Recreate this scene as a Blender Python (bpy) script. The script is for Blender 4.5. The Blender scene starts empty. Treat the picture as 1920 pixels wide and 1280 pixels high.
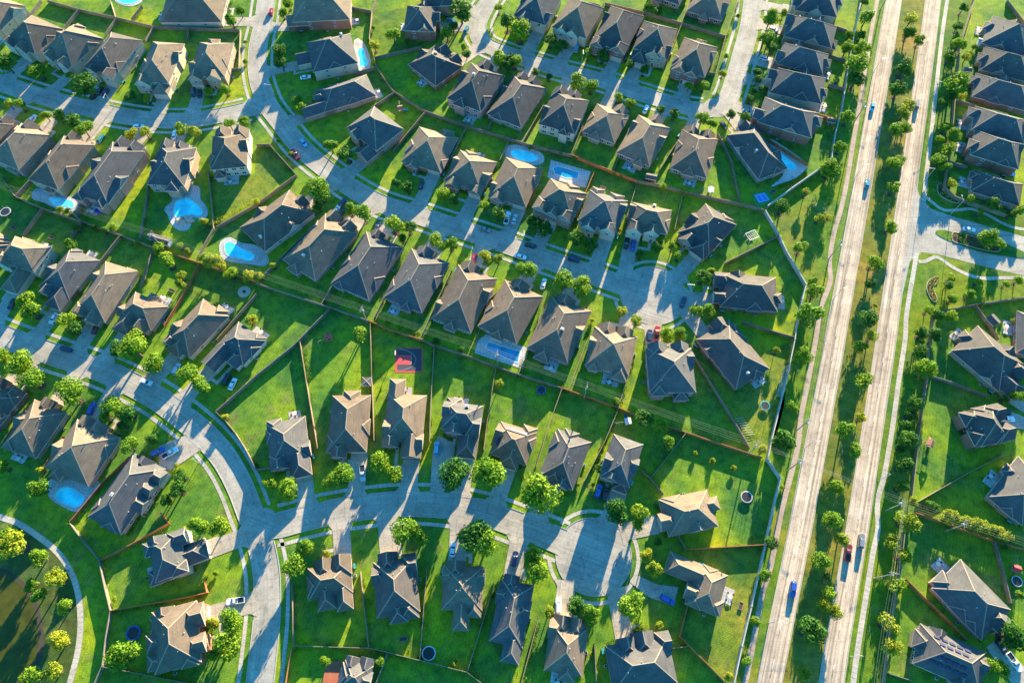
import bpy, math, random
from mathutils import Vector, Matrix
random.seed(7)
sc = bpy.context.scene
col = sc.collection
# ------------------------------------------------------------------ camera
FPX, TILT, CAMH = 1327.0, math.radians(24.7), 240.0
cd = bpy.data.cameras.new('camera'); cam = bpy.data.objects.new('camera', cd); col.objects.link(cam)
cd.sensor_width = 36.0; cd.lens = 36.0 * FPX / 1920.0; cd.clip_end = 4000; cd.clip_start = 1
cam.location = (0, 0, CAMH); cam.rotation_euler = (TILT, 0, 0); sc.camera = cam
# ------------------------------------------------------------------ sky and sun
SUN_EL, SUN_AZ = math.radians(11.7), math.radians(20.0)
w = bpy.data.worlds.new('World'); sc.world = w; w.use_nodes = True
nt = w.node_tree; bg = nt.nodes['Background']
sky = nt.nodes.new('ShaderNodeTexSky'); sky.sky_type = 'NISHITA'; sky.sun_disc = False
sky.sun_elevation = SUN_EL; sky.sun_rotation = SUN_AZ; sky.air_density = 1.0; sky.dust_density = 0.2; sky.ozone_density = 5.0
tint = nt.nodes.new('ShaderNodeMix'); tint.data_type = 'RGBA'; tint.blend_type = 'MULTIPLY'; tint.inputs[0].default_value = 1.0
tint.inputs[7].default_value = (0.36, 1.0, 1.0, 1); nt.links.new(sky.outputs[0], tint.inputs[6]); nt.links.new(tint.outputs[2], bg.inputs[0]); bg.inputs[1].default_value = 0.104
sl = bpy.data.lights.new('sun', 'SUN'); sl.energy = 5.0; sl.angle = math.radians(0.5); sl.color = (1.0, 0.80, 0.48)
so = bpy.data.objects.new('sun', sl); col.objects.link(so)
sd = Vector((math.sin(SUN_AZ) * math.cos(SUN_EL), math.cos(SUN_AZ) * math.cos(SUN_EL), math.sin(SUN_EL)))
so.rotation_euler = sd.to_track_quat('Z', 'Y').to_euler(); so.location = sd * 500
sc.view_settings.view_transform = 'Standard'; sc.view_settings.look = 'None'
sc.view_settings.exposure = 2.5; sc.view_settings.gamma = 1.0
# ------------------------------------------------------------------ from the survey of the place to metres
CT, ST = math.cos(TILT), math.sin(TILT)
def P(x, y, z=0.0):
    X = (x - 960) / FPX; Y = -(y - 640) / FPX
    t = (CAMH - z) / (CT - Y * ST)
    return Vector((X * t, (Y * CT + ST) * t, z))
def pxm(y):                                        # survey units per metre across, at a row
    return FPX * (CT - ST * (640 - y) / FPX) / CAMH
# ------------------------------------------------------------------ materials
MATS = {}
def _new(name):
    m = bpy.data.materials.new(name); m.use_nodes = True; MATS[name] = m
    return m, m.node_tree, m.node_tree.nodes['Principled BSDF']
def plain(name, c, rough=0.6, metal=0.0, spec=0.5):
    m, t, b = _new(name)
    b.inputs['Base Color'].default_value = (*c, 1); b.inputs['Roughness'].default_value = rough
    b.inputs['Metallic'].default_value = metal; b.inputs['Specular IOR Level'].default_value = spec
    return m
def N(t, kind, **kw):
    n = t.nodes.new(kind)
    for k, v in kw.items(): setattr(n, k, v)
    return n
def ramp(t, src, stops):
    r = N(t, 'ShaderNodeValToRGB'); e = r.color_ramp.elements
    while len(e) < len(stops): e.new(0.5)
    for el, (p, c) in zip(e, stops): el.position = p; el.color = (*c, 1)
    t.links.new(src, r.inputs[0]); return r
def noise(t, vec, scale, detail=4, rough=0.6):
    n = N(t, 'ShaderNodeTexNoise'); n.inputs['Scale'].default_value = scale
    n.inputs['Detail'].default_value = detail; n.inputs['Roughness'].default_value = rough
    t.links.new(vec, n.inputs['Vector']); return n
def mix(t, fac, a, b, mode='MIX'):
    n = N(t, 'ShaderNodeMix', data_type='RGBA', blend_type=mode)
    if isinstance(fac, float): n.inputs[0].default_value = fac
    else: t.links.new(fac, n.inputs[0])
    for i, s in ((6, a), (7, b)):
        if isinstance(s, tuple): n.inputs[i].default_value = (*s, 1)
        else: t.links.new(s, n.inputs[i])
    return n.outputs[2]
def mapping(t, src, sc_=(1, 1, 1), rot=0):
    m = N(t, 'ShaderNodeMapping'); m.inputs['Scale'].default_value = sc_; m.inputs['Rotation'].default_value = (0, 0, rot)
    t.links.new(src, m.inputs[0]); return m.outputs[0]
def bump(t, b, src, strength=0.3, dist=0.1):
    n = N(t, 'ShaderNodeBump'); n.inputs['Strength'].default_value = strength; n.inputs['Distance'].default_value = dist
    t.links.new(src, n.inputs['Height']); t.links.new(n.outputs[0], b.inputs['Normal'])
def grass(name, c1, c2, c3, seed=0.0, mow=0.1):
    m, t, b = _new(name); g = N(t, 'ShaderNodeNewGeometry').outputs['Position']
    big = noise(t, mapping(t, g, (1, 1, 1), seed), 0.035, 3, 0.5); med = noise(t, g, 0.35, 5, 0.65); fine = noise(t, g, 3.0, 3, 0.7)
    r = ramp(t, big.outputs[0], [(0.36, c1), (0.52, c2), (0.66, c3)])
    r2 = ramp(t, med.outputs[0], [(0.3, (0.55, 0.60, 0.60)), (0.5, (1.0, 1.0, 1.0)), (0.72, (1.5, 1.32, 1.2))])
    r3 = ramp(t, fine.outputs[0], [(0.3, (0.6, 0.6, 0.6)), (0.7, (1.35, 1.35, 1.35))])
    w_ = N(t, 'ShaderNodeTexWave'); w_.inputs['Scale'].default_value = 0.28; w_.inputs['Distortion'].default_value = 1.2
    w_.inputs['Detail'].default_value = 1; t.links.new(mapping(t, g, (1, 1, 1), 0.33 + seed), w_.inputs['Vector'])
    r4 = ramp(t, w_.outputs[0], [(0.35, (1 - mow,) * 3), (0.65, (1 + mow,) * 3)])
    wn = noise(t, mapping(t, g, (1, 1, 1), seed + 0.5), 0.11, 7, 0.62); wr = ramp(t, wn.outputs[0], [(0.54, (0, 0, 0)), (0.68, (0.75, 0.75, 0.75))]); yl = noise(t, mapping(t, g, (1, 1, 1), seed + 1.9), 0.06, 5, 0.6); yr = ramp(t, yl.outputs[0], [(0.5, (0, 0, 0)), (0.66, (0.7, 0.7, 0.7))])
    x = mix(t, yr.outputs[0], r.outputs[0], (0.03, 0.12, 0.03)); x = mix(t, wr.outputs[0], x, (0.17, 0.19, 0.05))
    x = mix(t, 1.0, x, r2.outputs[0], 'MULTIPLY'); x = mix(t, 1.0, x, r3.outputs[0], 'MULTIPLY'); x = mix(t, 1.0, x, r4.outputs[0], 'MULTIPLY')
    t.links.new(x, b.inputs['Base Color']); b.inputs['Roughness'].default_value = 0.9; b.inputs['Specular IOR Level'].default_value = 0.15
    bump(t, b, fine.outputs[0], 0.9, 0.12)
    return m
grass('lawn', (0.06, 0.165, 0.022), (0.14, 0.245, 0.016), (0.25, 0.31, 0.010), 0.0, 0.04)
grass('verge', (0.14, 0.20, 0.010), (0.09, 0.18, 0.014), (0.20, 0.20, 0.02), 0.7, 0.02)
grass('median', (0.10, 0.13, 0.02), (0.18, 0.17, 0.02), (0.27, 0.18, 0.04), 1.2, 0.02)
grass('dry_lawn', (0.07, 0.16, 0.02), (0.14, 0.20, 0.02), (0.22, 0.22, 0.03), 0.4, 0.03)
grass('park', (0.04, 0.13, 0.01), (0.08, 0.17, 0.012), (0.12, 0.17, 0.02), 2.0, 0.05)
grass('shore', (0.035, 0.09, 0.015), (0.055, 0.085, 0.02), (0.09, 0.09, 0.03), 1.6, 0.0)
def concrete(name, c, jl, jw, streak=0.0, mo=0.62):
    m, t, b = _new(name); uv = N(t, 'ShaderNodeUVMap').outputs[0]; g = N(t, 'ShaderNodeNewGeometry').outputs['Position']
    n1 = noise(t, g, 0.12, 5, 0.6); n2 = noise(t, g, 1.6, 5, 0.7)
    r1 = ramp(t, n1.outputs[0], [(0.3, tuple(v * 0.76 for v in c)), (0.7, tuple(min(1, v * 1.18) for v in c))])
    r2 = ramp(t, n2.outputs[0], [(0.25, (0.72, 0.72, 0.74)), (0.6, (1.08, 1.08, 1.08))])
    x = mix(t, 1.0, r1.outputs[0], r2.outputs[0], 'MULTIPLY')
    n4 = noise(t, g, 0.45, 6, 0.7); r4 = ramp(t, n4.outputs[0], [(0.34, (0.72, 0.72, 0.73)), (0.46, (1, 1, 1)), (0.66, (1.06, 1.05, 1.04))]); x = mix(t, 1.0, x, r4.outputs[0], 'MULTIPLY')
    if streak:
        n3 = noise(t, mapping(t, uv, (0.012, 1.1, 1)), 1.0, 4, 0.6)
        r3 = ramp(t, n3.outputs[0], [(0.36, (1 - streak,) * 3), (0.64, (1 + streak,) * 3)]); x = mix(t, 1.0, x, r3.outputs[0], 'MULTIPLY')
    br = N(t, 'ShaderNodeTexBrick', offset=0.0); br.inputs['Scale'].default_value = 1.0
    br.inputs['Brick Width'].default_value = jl; br.inputs['Row Height'].default_value = jw; br.inputs['Mortar Size'].default_value = 0.07
    br.inputs['Mortar Smooth'].default_value = 0.3
    br.inputs['Color1'].default_value = (1.03, 1.03, 1.02, 1); br.inputs['Color2'].default_value = (0.95, 0.96, 0.97, 1); br.inputs['Mortar'].default_value = (mo, mo * .97, mo * .94, 1)
    t.links.new(uv, br.inputs['Vector']); x = mix(t, 1.0, x, br.outputs[0], 'MULTIPLY')
    t.links.new(x, b.inputs['Base Color']); b.inputs['Roughness'].default_value = 0.85; b.inputs['Specular IOR Level'].default_value = 0.25
    return m
concrete('street', (0.355, 0.325, 0.28), 6.0, 4.25, 0.12, 0.7)
concrete('highway', (0.44, 0.35, 0.265), 9.0, 3.6, 0.42, 0.8)
concrete('drive', (0.39, 0.345, 0.29), 2.8, 2.8)
concrete('walk', (0.44, 0.40, 0.35), 1.5, 2.0)
concrete('brick_walk', (0.40, 0.30, 0.24), 3.0, 3.0)
concrete('deck', (0.48, 0.46, 0.45), 1.2, 1.2)
def roofmat(name, c):
    m, t, b = _new(name); uv = N(t, 'ShaderNodeUVMap').outputs[0]; oi = N(t, 'ShaderNodeObjectInfo').outputs['Random']
    st = noise(t, mapping(t, uv, (0.22, 2.6, 1)), 1.0, 5, 0.7); bl = noise(t, uv, 0.25, 4, 0.6); fi = noise(t, mapping(t, uv, (2.2, 6, 1)), 1.0, 2, 0.8)
    r1 = ramp(t, st.outputs[0], [(0.3, tuple(v * 0.72 for v in c)), (0.7, tuple(v * 1.28 for v in c))])
    r2 = ramp(t, bl.outputs[0], [(0.3, (0.78, 0.8, 0.84)), (0.7, (1.2, 1.16, 1.1))])
    r3 = ramp(t, fi.outputs[0], [(0.3, (0.7, 0.7, 0.7)), (0.7, (1.25, 1.25, 1.25))])
    r4 = ramp(t, oi, [(0.0, (0.86, 0.86, 0.88)), (1.0, (1.14, 1.12, 1.1))])
    x = mix(t, 1.0, r1.outputs[0], r2.outputs[0], 'MULTIPLY'); x = mix(t, 1.0, x, r3.outputs[0], 'MULTIPLY'); x = mix(t, 1.0, x, r4.outputs[0], 'MULTIPLY')
    t.links.new(x, b.inputs['Base Color']); b.inputs['Roughness'].default_value = 0.9; b.inputs['Specular IOR Level'].default_value = 0.2
    bump(t, b, fi.outputs[0], 0.5, 0.05)
    return m
ROOFS = [('roof_brown', (0.130, 0.104, 0.084), 'brown'), ('roof_grey', (0.088, 0.090, 0.096), 'grey'), ('roof_tan', (0.165, 0.130, 0.100), 'tan'), ('roof_dark', (0.086, 0.080, 0.078), 'dark brown')]
for n_, c_, _ in ROOFS: roofmat(n_, c_)
plain('ridge', (0.27, 0.21, 0.16), 0.9)
def brick(name, c, mort):
    m, t, b = _new(name); g = N(t, 'ShaderNodeTexCoord').outputs['Object']
    n1 = noise(t, g, 0.5, 4); n2 = noise(t, mapping(t, g, (4, 4, 12)), 1.0, 2, 0.8)
    r = ramp(t, n2.outputs[0], [(0.3, tuple(v * 0.7 for v in c)), (0.62, c), (0.75, mort)])
    r2 = ramp(t, n1.outputs[0], [(0.3, (0.85,) * 3), (0.7, (1.15,) * 3)])
    t.links.new(mix(t, 1.0, r.outputs[0], r2.outputs[0], 'MULTIPLY'), b.inputs['Base Color']); b.inputs['Roughness'].default_value = 0.9
    return m
WALLS = [('brick_red', (0.30, 0.14, 0.10), 'red brick'), ('brick_tan', (0.40, 0.29, 0.20), 'tan brick'), ('brick_pink', (0.40, 0.25, 0.20), 'pinkish brick'), ('stucco_cream', (0.55, 0.47, 0.36), 'cream walled')]
for n_, c_, _ in WALLS: brick(n_, c_, (0.5, 0.45, 0.38))
plain('trim', (0.62, 0.57, 0.5), 0.6); plain('white', (0.8, 0.8, 0.8), 0.5); plain('glass', (0.03, 0.05, 0.06), 0.08, 0.0, 0.8)
plain('door_brown', (0.12, 0.06, 0.035), 0.5); plain('garage', (0.5, 0.44, 0.37), 0.6); plain('metal', (0.45, 0.46, 0.47), 0.4, 0.7)
plain('black', (0.015, 0.015, 0.017), 0.5); plain('tyre', (0.02, 0.02, 0.02), 0.8); plain('rim', (0.5, 0.5, 0.52), 0.3, 0.9)
plain('kerb', (0.40, 0.38, 0.36), 0.9); plain('mark_white', (0.66, 0.64, 0.6), 0.7); plain('mulch', (0.08, 0.045, 0.03), 1.0)
plain('soil', (0.16, 0.10, 0.06), 1.0); plain('red_court', (0.62, 0.05, 0.06), 0.7); plain('navy_court', (0.045, 0.045, 0.06), 0.8); plain('blue_court', (0.02, 0.2, 0.6), 0.6)
plain('turf', (0.015, 0.22, 0.06), 0.9); plain('stone', (0.45, 0.36, 0.27), 0.85); plain('solar', (0.03, 0.035, 0.10), 0.5, 0.0, 0.2); plain('tarp_blue', (0.01, 0.04, 0.4), 0.5)
plain('red_plastic', (0.6, 0.03, 0.03), 0.5); plain('teal', (0.02, 0.35, 0.35), 0.5); plain('blue_plastic', (0.02, 0.07, 0.36), 0.5); plain('yellow', (0.75, 0.5, 0.03), 0.5)
plain('wire', (0.36, 0.34, 0.30), 0.6, 0.0); plain('galv', (0.5, 0.5, 0.5), 0.5, 0.4); plain('lamp', (0.35, 0.35, 0.34), 0.5); plain('skin', (0.45, 0.26, 0.18), 0.6)
plain('flower_yellow', (0.7, 0.55, 0.02), 0.7); plain('ac_grey', (0.42, 0.43, 0.43), 0.5, 0.3)
def wood(name, c, c2):
    m, t, b = _new(name); g = N(t, 'ShaderNodeTexCoord').outputs['UV']
    n1 = noise(t, mapping(t, g, (6.5, 0.4, 1)), 1.0, 3, 0.7); n2 = noise(t, g, 0.25, 3)
    r = ramp(t, n1.outputs[0], [(0.3, c), (0.7, c2)]); r2 = ramp(t, n2.outputs[0], [(0.3, (0.7,) * 3), (0.7, (1.2,) * 3)])
    t.links.new(mix(t, 1.0, r.outputs[0], r2.outputs[0], 'MULTIPLY'), b.inputs['Base Color']); b.inputs['Roughness'].default_value = 0.9
    return m
wood('fence_grey', (0.13, 0.11, 0.09), (0.28, 0.24, 0.19)); wood('fence_orange', (0.30, 0.10, 0.035), (0.48, 0.20, 0.07)); wood('fence_tan', (0.17, 0.125, 0.085), (0.33, 0.25, 0.17))
wood('wall_stone', (0.38, 0.36, 0.34), (0.50, 0.48, 0.45)); wood('bark', (0.08, 0.055, 0.035), (0.15, 0.11, 0.08)); wood('pole_wood', (0.22, 0.19, 0.15), (0.38, 0.34, 0.28)); wood('deck_wood', (0.30, 0.08, 0.04), (0.45, 0.14, 0.07))
def water(name, c, rough):
    m, t, b = _new(name); g = N(t, 'ShaderNodeNewGeometry').outputs['Position']; n1 = noise(t, g, 0.25, 2); n2 = noise(t, g, 2.0, 2)
    r = ramp(t, n1.outputs[0], [(0.35, tuple(v * 0.8 for v in c)), (0.65, tuple(min(1, v * 1.25) for v in c))])
    t.links.new(r.outputs[0], b.inputs['Base Color']); b.inputs['Roughness'].default_value = rough; bump(t, b, n2.outputs[0], 0.08, 0.05)
    return m
water('pool_water', (0.07, 0.74, 0.88), 0.12); water('pool_dark', (0.015, 0.26, 0.42), 0.08); water('pond', (0.055, 0.062, 0.006), 0.04); MATS['pond'].node_tree.nodes['Principled BSDF'].inputs['Specular IOR Level'].default_value = 0.3; plain('bank', (0.05, 0.04, 0.025), 0.95)
def leafmat(name, a, b_, c):
    m, t, b = _new(name); g = N(t, 'ShaderNodeTexCoord').outputs['Object']; oi = N(t, 'ShaderNodeObjectInfo').outputs['Random']
    n1 = noise(t, g, 2.6, 3, 0.7); n2 = noise(t, g, 9.0, 2, 0.8)
    r = ramp(t, n1.outputs[0], [(0.32, a), (0.5, b_), (0.68, c)]); r2 = ramp(t, n2.outputs[0], [(0.3, (0.65,) * 3), (0.7, (1.35,) * 3)])
    r3 = ramp(t, oi, [(0.0, (0.75, 0.85, 0.8)), (0.5, (1, 1, 1)), (1.0, (1.3, 1.12, 0.9))])
    x = mix(t, 1.0, r.outputs[0], r2.outputs[0], 'MULTIPLY'); x = mix(t, 1.0, x, r3.outputs[0], 'MULTIPLY')
    t.links.new(x, b.inputs['Base Color']); b.inputs['Roughness'].default_value = 0.7; b.inputs['Specular IOR Level'].default_value = 0.25
    tr = N(t, 'ShaderNodeBsdfTranslucent'); t.links.new(x, tr.inputs[0]); ms = N(t, 'ShaderNodeMixShader'); ms.inputs[0].default_value = 0.35
    t.links.new(b.outputs[0], ms.inputs[1]); t.links.new(tr.outputs[0], ms.inputs[2]); t.links.new(ms.outputs[0], t.nodes['Material Output'].inputs[0])
    return m
leafmat('leaf_o', (0.06, 0.16, 0.010), (0.14, 0.27, 0.012), (0.26, 0.36, 0.014))
leafmat('leaf_d', (0.02, 0.09, 0.012), (0.045, 0.15, 0.014), (0.09, 0.22, 0.016))
leafmat('leaf_y', (0.14, 0.20, 0.012), (0.25, 0.31, 0.016), (0.36, 0.38, 0.02))
# ------------------------------------------------------------------ mesh helpers
class MB:
    def __init__(s): s.v = []; s.f = []; s.m = []; s.uv = []
    def face(s, pts, mat=0, uv=None):
        i = len(s.v); s.v.extend([tuple(p) for p in pts]); s.f.append(tuple(range(i, i + len(pts)))); s.m.append(mat)
        s.uv.append(uv if uv else [(p[0], p[1]) for p in pts])
    def box(s, c, d, mat=0, rot=0.0, top=1.0):
        cx, cy, cz = c; hx, hy, hz = d[0] / 2, d[1] / 2, d[2] / 2; co, si = math.cos(rot), math.sin(rot); q = []
        for z, k in ((-hz, 1.0), (hz, top)):
            for x, y in ((-hx, -hy), (hx, -hy), (hx, hy), (-hx, hy)):
                x *= k; y *= k; q.append((cx + x * co - y * si, cy + x * si + y * co, cz + z))
        for a in ((3, 2, 1, 0), (4, 5, 6, 7), (0, 1, 5, 4), (1, 2, 6, 5), (2, 3, 7, 6), (3, 0, 4, 7)):
            p = [q[i] for i in a]; L = math.dist(p[0], p[1]); h = math.dist(p[1], p[2])
            s.face(p, mat, [(0, 0), (L, 0), (L, h), (0, h)])
    def tube(s, a, b, r1, r2=None, n=6, mat=0, cap=True):
        a, b = Vector(a), Vector(b); r2 = r1 if r2 is None else r2; d = (b - a)
        if d.length < 1e-6: return
        d.normalize(); u = d.orthogonal().normalized(); v = d.cross(u)
        A = [a + (u * math.cos(2 * math.pi * i / n) + v * math.sin(2 * math.pi * i / n)) * r1 for i in range(n)]
        B = [b + (u * math.cos(2 * math.pi * i / n) + v * math.sin(2 * math.pi * i / n)) * r2 for i in range(n)]
        for i in range(n):
            j = (i + 1) % n; s.face([A[i], A[j], B[j], B[i]], mat, [(i / n, 0), ((i + 1) / n, 0), ((i + 1) / n, 1), (i / n, 1)])
        if cap: s.face(B, mat); s.face(A[::-1], mat)
    def mesh(s, name, mats, smooth=False):
        me = bpy.data.meshes.new(name); me.from_pydata(s.v, [], s.f)
        for mm in mats: me.materials.append(MATS[mm])
        me.polygons.foreach_set('material_index', s.m)
        uvl = me.uv_layers.new(name='UVMap'); flat = [c for f in s.uv for p in f for c in p]; uvl.data.foreach_set('uv', flat)
        if smooth: me.polygons.foreach_set('use_smooth', [True] * len(s.f))
        me.update(); return me
def link(name, me, parent=None, loc=None, rz=0.0, scale=None):
    o = bpy.data.objects.new(name, me); col.objects.link(o)
    if parent: o.parent = parent
    if loc is not None: o.location = loc
    if rz: o.rotation_euler = (0, 0, rz)
    if scale is not None: o.scale = scale
    return o
THINGS = []
def tag(o, label, cat, group=None, px=None):
    o['label'] = label; o['category'] = cat
    if group: o['group'] = group
    THINGS.append([o, label, px if px else (o.location.x, o.location.y)]); return o
def thing(name, label, cat, loc, rz=0.0, group=None):
    o = link(name, None, None, loc, rz); o.empty_display_size = 0.5
    return tag(o, label, cat, group)
def structure(name, me, kind='structure'):
    o = link(name, me); o['kind'] = kind; return o
def smooth_line(pts, step=1.5):
    pts = [Vector(p) for p in pts]; out = []; n = len(pts)
    for i in range(n - 1):
        p0 = pts[max(i - 1, 0)]; p1 = pts[i]; p2 = pts[i + 1]; p3 = pts[min(i + 2, n - 1)]
        k = max(2, int((p2 - p1).length / step))
        for j in range(k):
            t = j / k
            out.append(0.5 * ((2 * p1) + (p2 - p0) * t + (2 * p0 - 5 * p1 + 4 * p2 - p3) * t * t + (3 * p1 - p0 - 3 * p2 + p3) * t ** 3))
    out.append(pts[-1]); return out
def normals2(line):
    r = []
    for i in range(len(line)):
        d = line[min(i + 1, len(line) - 1)] - line[max(i - 1, 0)]; d.z = 0; d.normalize(); r.append(Vector((-d.y, d.x, 0)))
    return r
def poly_sheet(name, pts, z, mat, rough=0.0, kind='structure', uvrot=0.0):
    mb = MB(); co, si = math.cos(uvrot), math.sin(uvrot)
    P3 = [Vector((p[0], p[1], z)) for p in pts]; area = sum(P3[i].x * P3[(i + 1) % len(P3)].y - P3[(i + 1) % len(P3)].x * P3[i].y for i in range(len(P3)))
    if area < 0: P3.reverse()
    mb.face(P3, 0, [(p.x * co + p.y * si, -p.x * si + p.y * co) for p in P3])
    return mb.mesh(name, [mat])
def pts2(s, z=0.0):
    q = [float(a) for a in s.replace(',', ' ').split()]; return [P(q[i], q[i + 1], z) for i in range(0, len(q), 2)]
def closed_smooth(pts, step=0.8):
    n = len(pts); out = []
    for i in range(n):
        p0, p1, p2, p3 = (Vector(pts[(i + k - 1) % n]) for k in range(4)); k = max(2, int((p2 - p1).length / step))
        for j in range(k):
            t = j / k; out.append(0.5 * ((2 * p1) + (p2 - p0) * t + (2 * p0 - 5 * p1 + 4 * p2 - p3) * t * t + (3 * p1 - p0 - 3 * p2 + p3) * t ** 3))
    return out
def inside(pt, poly):
    c = False; n = len(poly); x, y = pt[0], pt[1]
    for i in range(n):
        x1, y1, x2, y2 = poly[i][0], poly[i][1], poly[i - 1][0], poly[i - 1][1]
        if (y1 > y) != (y2 > y) and x < (x2 - x1) * (y - y1) / (y2 - y1) + x1: c = not c
    return c
# ------------------------------------------------------------------ ground
gm = MB(); gm.face([(-900, -500, 0), (900, -500, 0), (900, 1100, 0), (-900, 1100, 0)]); structure('ground', gm.mesh('ground', ['lawn']))
def sheet(name, s, z, mat, smooth=False, kind='structure'):
    p = pts2(s)
    if smooth: p = closed_smooth(p)
    return structure(name, poly_sheet(name, p, z, mat), kind)
sheet('highway_verge', '1668 -60 1650 0 1625 60 1605 150 1590 220 1570 300 1540 320 1487 352 1442 390 1462 430 1482 472 1503 510 1518 534 1510 560 1500 620 1485 690 1458 780 1446 840 1470 895 1452 960 1430 1060 1395 1200 1375 1300 1420 1300 1432 1220 1491 930 1552 610 1600 350 1661 0 1672 -60', 0.006, 'verge')
sheet('highway_median', '1690 0 1682 60 1643 290 1590 610 1533 930 1477 1220 1462 1300 1534 1300 1545 1220 1597 930 1647 610 1675 427 1695 290 1727 60 1735 0 1742 -60 1702 -60', 0.006, 'median')
sheet('roadside_lawn', '1763 0 1756 60 1726 290 1718 360 1735 392 1790 408 1850 425 1950 455 1950 400 1890 402 1807 374 1780 350 1785 240 1800 100 1825 0 1832 -60 1772 -60', 0.006, 'park')
sheet('roadside_lawn', '1704 492 1730 474 1815 493 1880 509 1950 525 1950 555 1830 570 1767 582 1752 590 1744 640 1727 790 1711 930 1697 997 1680 1122 1660 1290 1580 1290 1590 1220 1636 930 1676 670 1690 560', 0.006, 'verge')
sheet('dry_lawn', '1300 1028 1433 1018 1424 1070 1390 1220 1372 1285 1330 1240 1278 1192 1292 1130', 0.006, 'dry_lawn')
sheet('dry_lawn', '480 275 505 275 550 322 480 380 402 418 394 330 478 328', 0.006, 'dry_lawn')
sheet('dry_lawn', '1308 672 1380 730 1432 660 1484 640 1470 760 1448 845 1408 838 1372 778', 0.006, 'dry_lawn')
sheet('dry_lawn', '378 500 478 532 430 600 345 552', 0.006, 'dry_lawn')
sheet('dry_lawn', '700 25 790 10 752 50 790 85 702 105 692 70', 0.006, 'verge')
sheet('park_lawn', '-80 968 5 972 72 1007 120 1052 147 1115 150 1190 130 1290 -80 1290', 0.006, 'shore')
sheet('pond_bank', '0 1064 28 1077 51 1098 70 1131 80 1170 83 1201 78 1234 69 1267 56 1308 -60 1325 -114 1180 -60 1074', 0.011, 'bank', True)
sheet('pond', '0 1072 25 1085 45 1105 62 1135 70 1170 73 1200 68 1230 60 1262 48 1300 -60 1320 -110 1180 -60 1080', 0.014, 'pond', True)
# ------------------------------------------------------------------ streets
HALF = 4.15
ST_ = {
 'upper_left': '-60 142 0 156 60 176 120 193 185 208 240 219 300 226 360 225 430 213 490 198',
 'bend': '505 -40 502 -20 494 40 484 90 484 140 500 192 527 230 565 277 615 320 665 356 720 384 785 404 868 431 950 458 1030 488 1110 515 1215 552',
 'top': '945 -50 925 -10 906 20 895 50 906 80 945 99 990 113 1060 134 1130 152 1205 177 1290 202 1338 205 1364 186 1378 150 1392 100 1405 50 1413 -10 1420 -50',
 'left_curve': '-70 597 0 628 60 650 110 667 160 683 215 704 290 743 340 779 385 817 420 857 447 905 467 955 485 1005 497 1055 501 1100 500 1160 494 1220 484 1310',
 'bottom': '478 985 520 984 560 974 620 960 700 948 760 944 830 947 905 960 975 984 1030 1005 1113 1042'}
DISCS = [(P(1225, 553), 12.6), (P(1113, 1042), 12.3), (P(1343, 202), 5.5), (P(478, 200), 5.5), (P(490, 985), 6.0)]
LINES = {k: smooth_line(pts2(v)) for k, v in ST_.items()}
def in_street(p, skip=None, extra=0.0):
    for c, r in DISCS:
        if (p.x - c.x) ** 2 + (p.y - c.y) ** 2 < (r + extra) ** 2: return True
    for k, l in LINES.items():
        if k == skip: continue
        for q in l:
            if (p.x - q.x) ** 2 + (p.y - q.y) ** 2 < (HALF + extra) ** 2: return True
    return False
zz = 0.02
for k, l in LINES.items():
    mb = MB(); nn = normals2(l); s = 0
    for i in range(len(l) - 1):
        L = (l[i + 1] - l[i]).length; a, b = l[i], l[i + 1]; up = Vector((0, 0, zz))
        mb.face([a - nn[i] * HALF + up, b - nn[i + 1] * HALF + up, b + nn[i + 1] * HALF + up, a + nn[i] * HALF + up], 0, [(s, 0), (s + L, 0), (s + L, 2 * HALF), (s, 2 * HALF)]); s += L
    structure('street', mb.mesh('street', ['street'])); zz += 0.005
for c, r in DISCS:
    poly = [(c.x + r * math.cos(a * math.pi / 32), c.y + r * math.sin(a * math.pi / 32)) for a in range(64)]
    structure('street', poly_sheet('street', poly, zz, 'street', uvrot=-0.35)); zz += 0.004
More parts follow.
